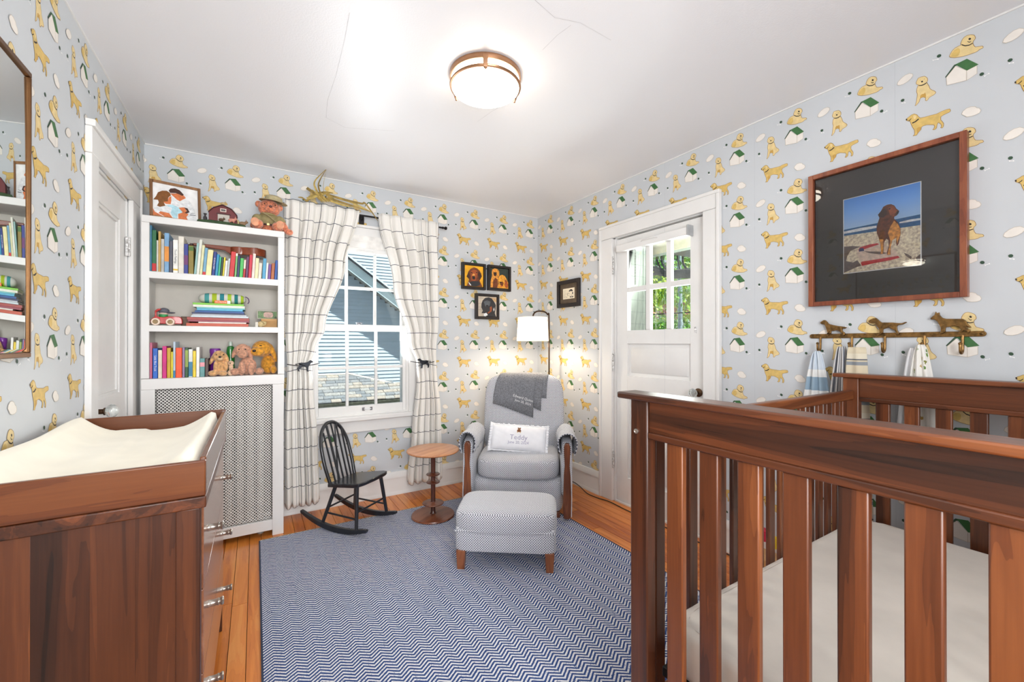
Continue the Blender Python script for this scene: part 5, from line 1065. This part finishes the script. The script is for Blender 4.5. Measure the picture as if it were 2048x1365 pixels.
MB().box(.035,.055,-.035,.035,.048,.055).build('bridge',mat('dark_mahogany',(60,24,16),.3,coat=.4),uk,bevel=.002)
# ---- middle shelf: toy car, boxes, photo
RED=mat('toy_red',(188,26,26),.25,coat=.5,var=.04)
tc_=thing('toy_car','red wooden toy car with driver in a grey cap on the middle shelf','toy car',(-.425,3.04,1.293))
body=[(-.070,.010),(-.072,.028),(-.060,.044),(-.052,.048),(-.052,.082),(-.040,.094),(-.026,.095),(-.026,.088),(-.044,.078),(-.044,.050),(-.014,.047),(.002,.052),(.055,.052),(.066,.045),(.070,.030),(.070,.010)]
MB().prism(body,lambda p,q,t:(p,t,q),-.024,.024).build('car_body',RED,tc_,bevel=.004,seg=3)
for x in (-.047,.017):
    for y,s in ((-.031,-1),(.031,1)):
        w=MB().lathe([(0,-.006),(.018,-.006),(.0205,-.003),(.0205,.003),(.018,.006),(0,.006)],(x,y,.0208),24,R=Euler((PI/2,0,0)).to_matrix()).build('wheel',mat('cream_rubber',(236,214,196),.5),tc_)
        MB().lathe([(0,.0065*1),(.010,.0065),(.0125,.006),(.0125,.005)],(x,y,.0208),18,R=Euler((PI/2*(1),0,0)).to_matrix() if s<0 else Euler((-PI/2,0,0)).to_matrix()).build('hub',mat('wood_hub',(150,124,84),.5,var=.15,vs=100),w)
MB().lathe([(0,.047),(.018,.047),(.021,.056),(.020,.063),(0,.066)],(-.018,0,0),18).build('driver_scarf',mat('toy_green',(46,150,84),.5),tc_)
MB().ell((-.016,0,.072),(.020,.019,.018)).build('driver_head',mat('toy_face',(226,196,180),.5),tc_); MB().ell((-.015,0,.082),(.025,.022,.019)).ell((.012,0,.074),(.024,.016,.005)).build('driver_cap',mat('cap_grey',(92,94,104),.7),tc_)
bx_=thing('small_box','small brown box behind the red toy car','box',(-.348,3.12,1.293)); MB().box(-.02,.02,-.05,.05,0,.05).build('box',mat('dark_carton',(122,100,84),.7,var=.1),bx_,bevel=.001); MB().box(-.021,.021,-.051,.051,.05,.056).build('lid',mat('dark_carton2',(104,84,70),.7),bx_,bevel=.001)
b2=thing('kraft_box','kraft cardboard box at the right end of the middle shelf','box',(.075,3.08,1.293)); MB().box(-.044,.042,-.05,.05,0,.052).build('box',mat('kraft',(188,146,96),.8,var=.06),b2,bevel=.001); MB().box(-.0445,.0425,-.0505,.0505,.040,.0535).build('lid',mat('kraft_lid',(198,158,108),.8,var=.06),b2,bevel=.001)
p2_=thing('small_photo','small framed photograph standing on the kraft box','photo frame',(.066,3.11,1.3466)); MB().box(-.058,.058,-.006,.006,0,.006).box(-.058,.058,-.006,.006,.050,.056).box(-.058,-.052,-.006,.006,.006,.05).box(.052,.058,-.006,.006,.006,.05).build('frame',mat('grey_wash_frame',(186,184,170),.6,var=.08),p2_,bevel=.001); MB().box(-.052,.052,-.002,.002,.006,.05).build('print',mat('garden_print',(92,120,76),.5,var=.45,vs=60),p2_); MB().ell((.005,-.0025,.028),(.027,.0015,.018),24,8,e=.6).build('print_subject',mat('print_pink',(206,170,158),.5,var=.15,vs=70),p2_)
fg=thing('rope_figure','small knotted natural rope figure in front of the kraft box','figurine',(.028,3.012,1.293))
NAT=mat('natural_rope',(196,176,130),.85,var=.15,vs=90)
MB().ell((.0,0,.018),(.018,.013,.018)).build('knot',NAT,fg,smooth=True); MB().tube([(.014*math.cos(k*.7)+.012,.008*math.sin(k*.7),.022+.012*math.sin(k*.7)) for k in range(10)],.004,7).build('loop',NAT,fg); MB().ell((.022,0,.026),(.010,.009,.010)).build('head',NAT,fg,smooth=True)
MB().box(-.028,-.014,-.01,.01,0,.030).build('tag',mat('paper_white',(228,224,214),.7),fg)
# ---- bottom shelf: canister, bottle, plush dogs
cn=thing('canister','purple lidded canister on the bottom shelf behind the tan plush dog','canister',(-.207,3.095,.9985)); PU=mat('purple_plastic',(120,40,150),.3,coat=.3,var=.05)
MB().lathe([(0,0),(.024,0),(.0255,.004),(.0255,.134),(0,.134)],(0,0,0),28).build('body',PU,cn); MB().lathe([(0,.134),(.027,.134),(.028,.140),(.028,.158),(.025,.163),(0,.163)],(0,0,0),28).build('lid',PU,cn)
MB().box(-.006,.006,-.0262,-.024,.02,.115).build('grip',mat('purple_light',(150,70,180),.3),cn,bevel=.002)
bt=thing('spray_bottle','small green bottle with clear cap behind the tan plush dog','bottle',(-.132,3.15,.9985)); MB().lathe([(0,0),(.022,0),(.022,.15),(.018,.172),(.010,.178),(0,.178)],(0,0,0),24).build('bottle',mat('green_gloss',(40,130,50),.2,coat=.5),bt); MB().lathe([(0,.178),(.011,.178),(.011,.198),(.009,.205),(0,.205)],(0,0,0),20).build('cap',mat('clear_cap',(206,220,210),.2),bt)
def fur(name,rgb,s=60): return mat(name,rgb,.95,var=.22,vs=s,bs=.9,bscale=150,sheen=.4)
def plush(name,label,loc,rgb,parts,group,vox=.0038,extra=(),rz=0,cat='plush toy'):
    o=thing(name,label,cat,loc,rz,group); f=fur('fur_%d_%d_%d'%rgb,rgb)
    t=MB()
    for c,r,*R in parts: t.ell(c,r,18,12,R=Euler(R[0]).to_matrix() if R else None)
    b=t.build('body',f,o,smooth=True,angle=180); md=b.modifiers.new('remesh','REMESH'); md.mode='VOXEL'; md.voxel_size=vox; md.use_smooth_shade=True
    sm=b.modifiers.new('smooth','SMOOTH'); sm.iterations=4; sm.factor=.5
    for nm,rg,c,r in extra: MB().ell(c,r,14,9).build(nm,mat('%s_%d_%d_%d'%((nm,)+rg),rg,.35 if nm in('nose','eye') else .9),o,smooth=True)
    return o
BLK=(26,22,22)
plush('plush_dog','small tan plush puppy sitting at the left of the plush dogs on the bottom shelf',(-.175,3.035,.9985),(206,160,110),[((0,.01,.05),(.036,.034,.05)),((-.008,-.004,.118),(.034,.032,.034)),((-.004,-.026,.110),(.018,.020,.016)),((-.042,.0,.100),(.011,.016,.034),(0,.35,0)),((.028,.0,.104),(.011,.016,.034),(0,-.3,0)),((-.036,-.02,.018),(.026,.034,.018)),((.012,-.026,.016),(.022,.032,.016)),((-.024,-.020,.055),(.012,.018,.034)),((.026,-.016,.06),(.012,.018,.03))],'plush dogs on the bottom shelf',.0032,[('nose',BLK,(-.002,-.0465,.114),(.0075,.005,.006)),('eye',BLK,(-.020,-.031,.127),(.0035,.003,.0035)),('eye',BLK,(.014,-.033,.127),(.0035,.003,.0035)),('muzzle',(226,190,148),(-.003,-.030,.103),(.017,.018,.013))])
plush('plush_dog','pinkish beige plush puppy in the middle of the plush dogs on the bottom shelf',(-.050,3.045,.9985),(196,146,120),[((.01,.015,.055),(.048,.04,.055)),((-.018,-.002,.150),(.040,.036,.042)),((-.016,-.030,.128),(.028,.024,.026)),((-.058,.008,.140),(.012,.018,.038),(0,.3,0)),((.022,.0,.135),(.014,.018,.044),(0,-.2,0)),((-.02,-.03,.04),(.019,.022,.042)),((.03,-.03,.04),(.019,.022,.042)),((-.055,-.028,.022),(.026,.03,.022)),((.072,-.028,.022),(.024,.03,.022))],'plush dogs on the bottom shelf',.0036,[('eye',BLK,(-.034,-.036,.158),(.004,.003,.004)),('eye',BLK,(-.001,-.037,.158),(.004,.003,.004))])
plush('plush_dog','golden orange plush dog with long ears and black nose on the bottom shelf',(.058,3.075,.9985),(214,148,48),[((.012,.03,.06),(.042,.04,.06)),((-.022,.0,.160),(.056,.05,.052)),((-.046,-.038,.142),(.040,.032,.030)),((.040,.0,.132),(.015,.024,.062),(0,-.28,0)),((-.066,.02,.16),(.013,.022,.045),(0,.4,0)),((.040,-.030,.028),(.020,.03,.026))],'plush dogs on the bottom shelf',.004,[('nose',BLK,(-.064,-.0695,.148),(.010,.006,.008)),('eye',BLK,(-.030,-.047,.180),(.008,.003,.003))])
tb=thing('plush_ball','small pale plush snout toy tucked between the plush dogs','plush toy',(-.124,3.012,.9985)); MB().ell((0,0,.075),(.015,.012,.015)).ell((0,.006,.05),(.012,.012,.03)).ell((0,.004,.018),(.018,.014,.018)).build('body',fur('fur_pale',(222,180,150)),tb,smooth=True); MB().ell((-.003,-.012,.076),(.004,.002,.003)).build('nose',mat('nose_dark',BLK,.4),tb)
# ---- on top of the bookcase
def framed(name,label,cat,loc,rx,w,h,fw,depth,fm,art,am,bgm,mat_w=0,matm=None,group=None,rz=0,glass=False):
    """flat picture: local x right, z up, front towards -y"""
    o=thing(name,label,cat,loc,rz,group); o.rotation_euler=(rx,0,rz)
    for nm,a in (('frame_side',(-w/2,-w/2+fw,0,h)),('frame_side',(w/2-fw,w/2,0,h)),('frame_top',(-w/2+fw,w/2-fw,h-fw,h)),('frame_bottom',(-w/2+fw,w/2-fw,0,fw))): MB().box(a[0],a[1],-depth,0,a[2],a[3]).build(nm,fm,o,bevel=min(.002,fw*.2))
    MB().box(-w/2+fw,w/2-fw,-.006,-.002,fw,h-fw).build('backing',matm or bgm,o)
    x0,x1,z0,z1=-w/2+fw+mat_w,w/2-fw-mat_w,fw+mat_w,h-fw-mat_w
    return o,x0,x1,z0,z1
ARTC={'sea':(44,98,146),'foam':(226,228,230),'sand':(226,202,180),'bshade':(110,96,92),'towel':(216,196,180),'tred':(190,50,58),'tblue':(64,66,110),'tblue2':(176,216,228),'dogd':(104,52,26),'dogd2':(64,34,22),'dogm':(150,74,34),'dogl':(222,148,70),'blk':(24,20,20),'blk2':(44,44,48),'slate':(86,92,98),'gold':(206,140,56),'gold2':(222,150,50),'plank':(150,140,128),'tan':(190,160,120),'paper':(238,230,212),'skin':(214,120,70),'brown':(70,38,26),'brown2':(126,76,26)}
def artwork(o,key,x0,x1,z0,z1,bg,y=-.0066):
    names=[]; ms=[bg]; t=MB(); t.add([(x0,y,z0),(x1,y,z0),(x1,y,z1),(x0,y,z1)],[(0,1,2,3)],0)
    for k,(P,m) in enumerate(ART[key]):
        if m not in names: names.append(m); c=ARTC[m]; ms.append(mat('ink_'+m,c,.5,var=.22 if m in('sand','dogd','dogm','dogl','gold','gold2') else .08,vs=90))
        P=clip(P,0,1,0,1)
        if len(P)<3: continue
        t.add([(x0+(x1-x0)*p,y-.00012*(k+1),z0+(z1-z0)*q) for p,q in P],[tuple(range(len(P)))],names.index(m)+1)
    return t.build('print',ms,o)
oakf=wood('picture_oak',[(.2,(96,62,34)),(.5,(140,98,60)),(.8,(170,126,84))],'z',across=30,along=3)
o,x0,x1,z0,z1=framed('family_print','oak framed illustration of a family embracing, leaning on top of the bookcase','picture',(-.390,3.062,1.8955),-.16,.232,.225,.014,.016,oakf,None,None,mat('print_white_bg',(238,238,238),.4))
artwork(o,'family',x0,x1,z0,z1,mat('print_white_bg',(238,238,238),.4))
o.rotation_euler=(-.16,0,.22)
bn=thing('toy_barn','dark red toy barn with animals on a green base on top of the bookcase','toy barn',(-.163,3.045,1.8955))
BRD=mat('barn_red',(104,26,30),.5,var=.08); prof=[(-.072,.015),(-.072,.072),(-.050,.098),(-.006,.122),(.038,.104),(.066,.070),(.068,.015)]
MB().prism([(-.125,0),(-.12,.012),(-.06,.018),(.04,.016),(.11,.010),(.115,0)],lambda p,q,t:(p,t,q),-.06,.05).build('base',mat('base_green',(52,74,44),.8,var=.15,vs=60),bn,bevel=.003)
MB().prism(prof,lambda p,q,t:(p,t,q),-.02,.045).build('barn',BRD,bn,bevel=.0015)
for a,c in zip(prof[1:5],prof[2:6]): 
    d=Vector((c[0]-a[0],0,c[1]-a[1])); nn_=Vector((-d.z,0,d.x)).normalized()*.004; A=Vector((a[0],0,a[1])); B=Vector((c[0],0,c[1])); t=MB()
    t.add([A+Vector((0,-.026,0)),B+Vector((0,-.026,0)),B+Vector((0,.05,0)),A+Vector((0,.05,0)),A+nn_+Vector((0,-.026,0)),B+nn_+Vector((0,-.026,0)),B+nn_+Vector((0,.05,0)),A+nn_+Vector((0,.05,0))],[(0,1,2,3),(7,6,5,4),(0,4,5,1),(1,5,6,2),(2,6,7,3),(3,7,4,0)]); t.build('roof_plank',mat('roof_brown',(66,26,26),.6),bn)
MB().box(-.028,.030,-.0215,-.019,.018,.066).build('doorway',mat('barn_inside',(196,190,180),.7),bn); MB().box(-.034,.036,-.024,-.019,.066,.072).build('door_track',mat('roof_brown',(66,26,26),.6),bn)
MB().box(-.016,.014,-.0222,-.020,.082,.102).build('window_frame',mat('barn_white',(224,206,196),.6),bn); MB().box(-.012,.010,-.0232,-.0222,.086,.098).build('window_pane',mat('barn_glass',(86,84,80),.4),bn)
def critter(rgb,x,y,z,s,nm): 
    t=MB().ell((x,y,z+.016*s),(.017*s,.009*s,.010*s)).ell((x+.017*s,y,z+.024*s),(.008*s,.006*s,.007*s))
    for q in (-.009,.009):
        for w in (-.004,.004): t.tube([(x+q*s,y+w*s,z),(x+q*s,y+w*s,z+.012*s)],.0025*s,6)
    t.ell((x+.016*s,y-.004*s,z+.033*s),(.002*s,.002*s,.005*s)).ell((x+.016*s,y+.004*s,z+.033*s),(.002*s,.002*s,.005*s)); b=t.build(nm,mat(nm+'_paint',rgb,.6,var=.12,vs=80),bn,smooth=True); md=b.modifiers.new('r','REMESH'); md.mode='VOXEL'; md.voxel_size=.0014; md.use_smooth_shade=True
critter((206,140,122),.042,-.034,.018,1.1,'pig'); critter((150,120,90),.096,-.01,.012,1.15,'goat'); critter((86,60,40),-.010,-.036,.018,.8,'calf'); critter((190,166,120),-.004,0,.126,.75,'rooster')
t=MB().ell((-.09,-.005,.035),(.010,.007,.016)).tube([(-.094,-.005,.012),(-.094,-.005,.03)],.004,6).tube([(-.086,-.005,.012),(-.086,-.005,.03)],.004,6).ell((-.09,-.005,.056),(.006,.006,.007)).ell((-.09,-.005,.062),(.010,.010,.0025)); t.build('farmer_figure',mat('farmer_paint',(62,56,60),.6,var=.2,vs=100),bn,smooth=True)
# teddy bear
tdy=plush('teddy_bear','terracotta teddy bear in khaki shirt, cap and glasses sitting on the bookcase','',(206,128,96),[],None) if False else None
td=thing('teddy_bear','terracotta teddy bear in a khaki shirt and cap sitting on the bookcase top','teddy bear',(.066,3.085,1.8955))
TF=fur('fur_terracotta',(204,124,92),80)
def soft_part(nm,parts,m,par,vox=.0038):
    t=MB()
    for c,r,*R in parts: t.ell(c,r,18,12,R=Euler(R[0]).to_matrix() if R else None)
    b=t.build(nm,m,par,smooth=True,angle=180); md=b.modifiers.new('remesh','REMESH'); md.mode='VOXEL'; md.voxel_size=vox; md.use_smooth_shade=True
    sm=b.modifiers.new('smooth','SMOOTH'); sm.iterations=4; return b
body=soft_part('body',[((0,0,.05),(.05,.042,.055)),((.008,-.012,.155),(.062,.052,.055)),((.012,-.058,.142),(.028,.026,.024)),((-.050,.0,.178),(.020,.012,.022)),((.066,.0,.172),(.020,.012,.022)),((-.055,-.07,.032),(.030,.05,.030),(0,0,.25)),((.052,-.075,.028),(.030,.05,.028),(0,0,-.25)),((.090,-.03,.045),(.022,.024,.05),(0,-.5,0)),((.118,-.045,.012),(.024,.024,.02)),((-.068,-.01,.06),(.020,.022,.045),(0,.5,0))],TF,td)
PADC=mat('bear_sole',(222,158,124),.85,var=.06,vs=40)
for c,ry in (((-.068,-.1165,.036),.25),((.064,-.122,.033),-.25)): MB().ell(c,(.024,.006,.026),20,10,R=Euler((0,0,ry)).to_matrix()).build('foot_sole',PADC,body,smooth=True)
MB().ell((.014,-.0835,.150),(.010,.006,.008)).build('nose',mat('bear_nose',(92,50,44),.5),body,smooth=True)
for x in (-.018,.040): 
    MB().ell((x,-.063,.168),(.004,.003,.004)).build('eye',mat('eye_black',BLK,.2),body,smooth=True)
    MB().tube([(x+.015*math.cos(q),-.070,.166+.012*math.sin(q)) for q in [2*PI*i/18 for i in range(18)]],.0009,5,loop=True).build('spectacles',mat('wire_black',(40,36,34),.4,.5),td)
KH=mat('khaki_cloth',(150,138,96),.85,var=.08,vs=60,bs=.2,bscale=120); KH2=mat('khaki_light',(172,160,124),.85,var=.08,vs=60)
soft_part('shirt',[((.002,-.006,.072),(.056,.048,.044)),((-.060,-.012,.082),(.026,.028,.030),(0,.5,0)),((.072,-.02,.078),(.028,.030,.038),(0,-.55,0)),((.002,-.02,.112),(.045,.04,.012))],KH,td,.004)
MB().tube(bez([(-.03,-.058,.112),(.0,-.062,.098),(.03,-.058,.075),(.055,-.05,.055)],5),.009,8,flat=(1,.4)).build('neck_scarf',KH2,td)
MB().lathe([(.054,.036),(.0565,.036),(.0565,.047),(.054,.047)],(.002,-.006,0),28,caps=False).build('belt',mat('belt_dark',(62,36,28),.5),td); MB().box(-.006,.008,-.0668,-.0632,.035,.048).build('buckle',mat('buckle_brass',(190,170,120),.3,.8),td)
MB().lathe([(0,.232),(.03,.230),(.046,.222),(.050,.206),(.050,.198),(.078,.192),(.080,.189),(.05,.192),(.046,.198)],(.012,-.004,.008),28,R=Euler((.10,.10,0)).to_matrix()).build('cap',KH2,td,smooth=True)
# ================================================================ PICTURES ON THE WALLS
BLF=mat('black_frame',(34,28,28),.4,var=.15,vs=40)
for key,lab,x,z,bgc in (('lab','small black framed painting of a brown dog on yellow','%s',0,(226,166,36)),):
    pass
for key,lab,cx,zb,w,h,bgc in (('lab','small black framed painting of a chocolate brown dog on yellow',1.624,1.660,.228,.230,(228,168,30)),('goldens','small black framed painting of two golden dogs on dark green',1.880,1.663,.236,.228,(40,52,46)),('blackdog','small black framed painting of a shaggy black dog on pale boards',1.757,1.403,.234,.226,(196,184,168))):
    o,x0,x1,z0,z1=framed('dog_painting',lab,'picture',(cx,YB-.0012,zb),0,w,h,.021,.036,BLF,None,None,BLF,.004,None,'small dog paintings on the back wall')
    artwork(o,key,x0,x1,z0,z1,mat('ground_'+key,bgc,.5,var=.10,vs=14),-.026); 
    MB().box(x0,x1,-.0255,-.006,z0,z1).build('canvas_block',BLF,o)
o,x0,x1,z0,z1=framed('sketch_print','small black framed ink sketch beside the door on the right wall','picture',(XR-.0012,2.822,1.503),0,.300,.236,.032,.022,BLF,None,None,mat('dark_mat_board',(84,72,58),.6,var=.1,vs=30),.040,mat('dark_mat_board',(84,72,58),.6,var=.1,vs=30),None,-PI/2)
artwork(o,'sketch',x0,x1,z0,z1,mat('ink_paper',(232,224,204),.6,var=.03),-.0075)
# large beach photograph behind glass
SKYP,n,l,b=newmat('print_beach_sky'); tc=n.new('ShaderNodeTexCoord'); sp=n.new('ShaderNodeSeparateXYZ'); l.new(tc.outputs['Object'],sp.inputs[0]); mr=n.new('ShaderNodeMapRange'); mr.inputs[1].default_value=.35; mr.inputs[2].default_value=.50; l.new(sp.outputs[2],mr.inputs[0]); r=ramp(n,[(0,(172,204,238)),(.5,(126,182,244)),(1,(74,148,234))]); l.new(mr.outputs[0],r.inputs[0]); l.new(r.outputs[0],b.inputs['Base Color']); b.inputs['Roughness'].default_value=.5
BMAT=mat('black_mat_board',(72,68,67),.6,var=.0)
pfw=wood('picture_walnut',[(.2,(82,36,20)),(.5,(126,62,36)),(.8,(160,92,58))],'z',across=26,along=2.5,rough=.35,coat=.2)
o,x0,x1,z0,z1=framed('beach_picture','large walnut framed beach photograph of a dog with wide black mat','picture',(XR-.0012,.707,1.372),0,.532,.632,.021,.032,pfw,None,None,BMAT,.1165,BMAT,None,-PI/2)
x0,x1,z0,z1=-.130,.130,.145,.483
MB().box(x0-.003,x1+.003,-.0063,-.006,z0-.003,z1+.003).build('mat_bevel',mat('bevel_white',(240,240,240),.5),o)
artwork(o,'beach',x0,x1,z0,z1,SKYP,-.0072)
PGL,n,l,b=newmat('picture_glass')
for x in list(n): n.remove(x)
out=n.new('ShaderNodeOutputMaterial'); trn=n.new('ShaderNodeBsdfTransparent'); gl=n.new('ShaderNodeBsdfGlossy'); gl.inputs['Roughness'].default_value=.01
fr=n.new('ShaderNodeFresnel'); fr.inputs[0].default_value=1.6; mx=n.new('ShaderNodeMixShader'); l.new(fr.outputs[0],mx.inputs[0]); l.new(trn.outputs[0],mx.inputs[1]); l.new(gl.outputs[0],mx.inputs[2]); l.new(mx.outputs[0],out.inputs[0])
MB().add([(-.245,-.0165,.021),(.245,-.0165,.021),(.245,-.0165,.611),(-.245,-.0165,.611)],[(0,1,2,3)]).build('glazing',PGL,o)
# ================================================================ HOOK RAIL AND HANGING CLOTH
BRZ=mat('antique_brass',(122,92,52),.38,.75,var=.25,vs=70,bs=.3,bscale=140)
hr=thing('dog_hook_rail','antique brass wall hook rail topped by three standing dogs','hook rail',(XR-.001,.688,1.231))
hx=lambda u,z,d:(-d,-u-.688,z-1.231)
ends=[]
for k in range(9): ends.append((-.397+.0105*math.sin(PI*k/8)-.010,1.231+.0105*math.cos(PI*k/8)))
ra_=[(-.408+.0105*math.sin(PI*k/8),1.2315+.0105*math.cos(PI*k/8)) for k in range(9)]
la_=[(-.968-.0105*math.sin(PI*k/8),1.2285-.0105*math.cos(PI*k/8)) for k in range(9)]
MB().prism(ra_+la_,hx,.0,.006).build('bar',BRZ,hr,bevel=.0015)
for nm in ('setter','pointer','shepherd'):
    out=DOGS[nm]; MB().prism(out,hx,.0065,.017).build('dog_figure',BRZ,hr,bevel=.0045,seg=3,label={'setter':'small brass setter dog','pointer':'brass pointer dog with straight tail','shepherd':'large brass shepherd dog with pricked ears'}[nm])
HK=[.932,.808,.691,.566,.459]
for y in HK:
    P=[(.004,1.226),(.006,1.205),(.007,1.175),(.012,1.162),(.024,1.157),(.034,1.165),(.037,1.182),(.037,1.192)]
    MB().tube(bez([(-d,y-.688,z-1.231) for d,z in P],4),.0048,8).ell((-.037,y-.688,1.194-1.231),(.006,.006,.006)).build('hook',BRZ,hr)
for y in (.692,.410,.965): MB().lathe([(0,0),(.005,0),(.005,.002),(.003,.003),(0,.003)],(-.0062,y-.688,.001),12,R=Euler((0,-PI/2,0)).to_matrix()).build('screw',mat('brass_screw',(96,74,44),.4,.8),hr)
def hang(name,label,y,x,ztop,zbot,w0,w1,m,folds,shift=0,cat='towel',amp=.02,ph=0,group='cloths hanging on the hook rail'):
    o=thing(name,label,cat,(x,y,zbot),0,group)
    def fn(u,v):
        z=(zbot-ztop)*v+ztop; k=v**.6; w=w0+(w1-w0)*k; a=2*PI*folds*u+ph
        yy=y+shift*v+(.5-u)*w; xx=x+.012-amp*(.3+.7*k)*(.5+.5*math.sin(a))-.012*math.sin(PI*u)
        zz=z+(.015*math.sin(a*.5+1) if v>.95 else 0)
        return (xx-x,yy-y,zz-zbot)
    MB().grid(fn,48,36,uv=lambda u,v:(u*w1*1.7,(1-v)*(ztop-zbot))).build('cloth',m,o,smooth=True,solid=.003,angle=180); return o
def stripes(name,base,cols,per,ax=1):
    m,n,l,b=newmat(name); tc=n.new('ShaderNodeTexCoord'); sp=n.new('ShaderNodeSeparateXYZ'); l.new(tc.outputs['UV'],sp.inputs[0]); f=math_(n,l,'FRACT',math_(n,l,'MULTIPLY',sp.outputs[ax],1/per))
    r=n.new('ShaderNodeValToRGB'); r.color_ramp.interpolation='CONSTANT'; e=r.color_ramp.elements
    while len(e)<len(cols): e.new(.5)
    for i,(p,c) in enumerate(cols): e[i].position=p; e[i].color=lin(c)
    l.new(f,r.inputs[0]); l.new(r.outputs[0],b.inputs['Base Color']); b.inputs['Roughness'].default_value=.9; bump(n,l,b,noise(n,l,tc.outputs['UV'],500,2),.2,.001); return m
hang('towel','white and pale blue towel hanging from the leftmost brass hook',.932,2.270,1.158,.62,.018,.17,stripes('towel_white_blue',None,[(0,(206,216,226)),(.30,(236,236,234)),(.78,(150,174,192)),(.92,(236,236,234))],.45),3,0,amp=.03)
hang('striped_shirt','grey and white pinstriped cloth on the second brass hook',.826,2.256,1.180,.66,.03,.10,stripes('pinstripe',None,[(0,(206,204,202)),(.35,(120,124,134)),(.7,(226,224,220)),(.86,(96,100,110))],.036,0),3,.015,'cloth',amp=.03,ph=1)
hang('plaid_blanket','beige and grey plaid blanket on the second brass hook',.765,2.232,1.178,.30,.06,.115,stripes('plaid',None,[(0,(214,202,176)),(.40,(140,146,152)),(.58,(206,196,172)),(.66,(92,96,104)),(.72,(222,214,194))],.085),1.4,.0,'blanket',amp=.022,ph=2)
hang('white_cloth','plain white cloth behind the printed muslin on the fourth brass hook',.592,2.280,1.176,.70,.02,.10,mat('soft_white_cloth',(228,228,230),.9,var=.02,bs=.1,bscale=40),2,.012,'cloth',amp=.022,ph=.5)
MUS,n,l,b=newmat('animal_print_muslin'); tc=n.new('ShaderNodeTexCoord'); vo=n.new('ShaderNodeTexVoronoi'); vo.inputs['Scale'].default_value=26; l.new(tc.outputs['UV'],vo.inputs['Vector']); wn_=noise(n,l,tc.outputs['UV'],120,3)
dd=math_(n,l,'ADD',vo.outputs['Distance'],math_(n,l,'MULTIPLY',math_(n,l,'SUBTRACT',wn_,.5),.75)); sp_=math_(n,l,'LESS_THAN',dd,.22); hs=n.new('ShaderNodeSeparateColor'); l.new(vo.outputs['Color'],hs.inputs[0]); r=ramp(n,[(.0,(110,140,70)),(.35,(86,126,60)),(.5,(176,136,60)),(1,(196,170,110))]); l.new(hs.outputs[0],r.inputs[0])
l.new(mixc(n,l,sp_,lin((238,236,230)),r.outputs[0]),b.inputs['Base Color']); b.inputs['Roughness'].default_value=.9
hang('printed_muslin','white muslin printed with green leaves and brown animals on the fourth brass hook',.566,2.258,1.190,.66,.02,.125,MUS,2.4,-.012,'muslin',amp=.028,ph=2.4)
# toy standing by the baseboard beyond the crib
wt_=thing('toy_walker','small wooden toy with red and yellow pieces standing beyond the crib','toy',(2.13,1.08,.0))
BW=wood('beech',[(.2,(190,140,86)),(.5,(214,166,110)),(.8,(230,190,140))],'y',across=12,along=2)
MB().box(-.06,.06,-.09,.09,.02,.16).build('box',BW,wt_,bevel=.004); MB().box(-.012,.012,-.088,-.07,.16,.30).box(-.012,.012,.07,.088,.16,.30).build('handle_posts',BW,wt_,bevel=.003)
MB().prism([(-.03,.23),(.0,.222),(.03,.235),(.036,.262),(.01,.285),(-.02,.28),(-.036,.258)],lambda p,q,t:(t,p+.02,q),-.016,.016).build('red_piece',mat('toy_crimson',(206,40,70),.4),wt_,bevel=.004)
MB().lathe([(0,-.01),(.028,-.01),(.03,0),(.028,.01),(0,.01)],(0,-.03,.235),20,R=Euler((0,PI/2,0)).to_matrix()).build('yellow_piece',mat('toy_yellow',(236,206,50),.4),wt_)
MB().tube([(0,-.075,.245),(0,.075,.245)],.005,8).build('rod',BW,wt_)
for y in (-.06,.06):
    for x in (-.066,.066): MB().lathe([(0,-.006),(.026,-.006),(.028,0),(.026,.006),(0,.006)],(x,y,.028),18,R=Euler((0,PI/2,0)).to_matrix()).build('wheel',BW,wt_)
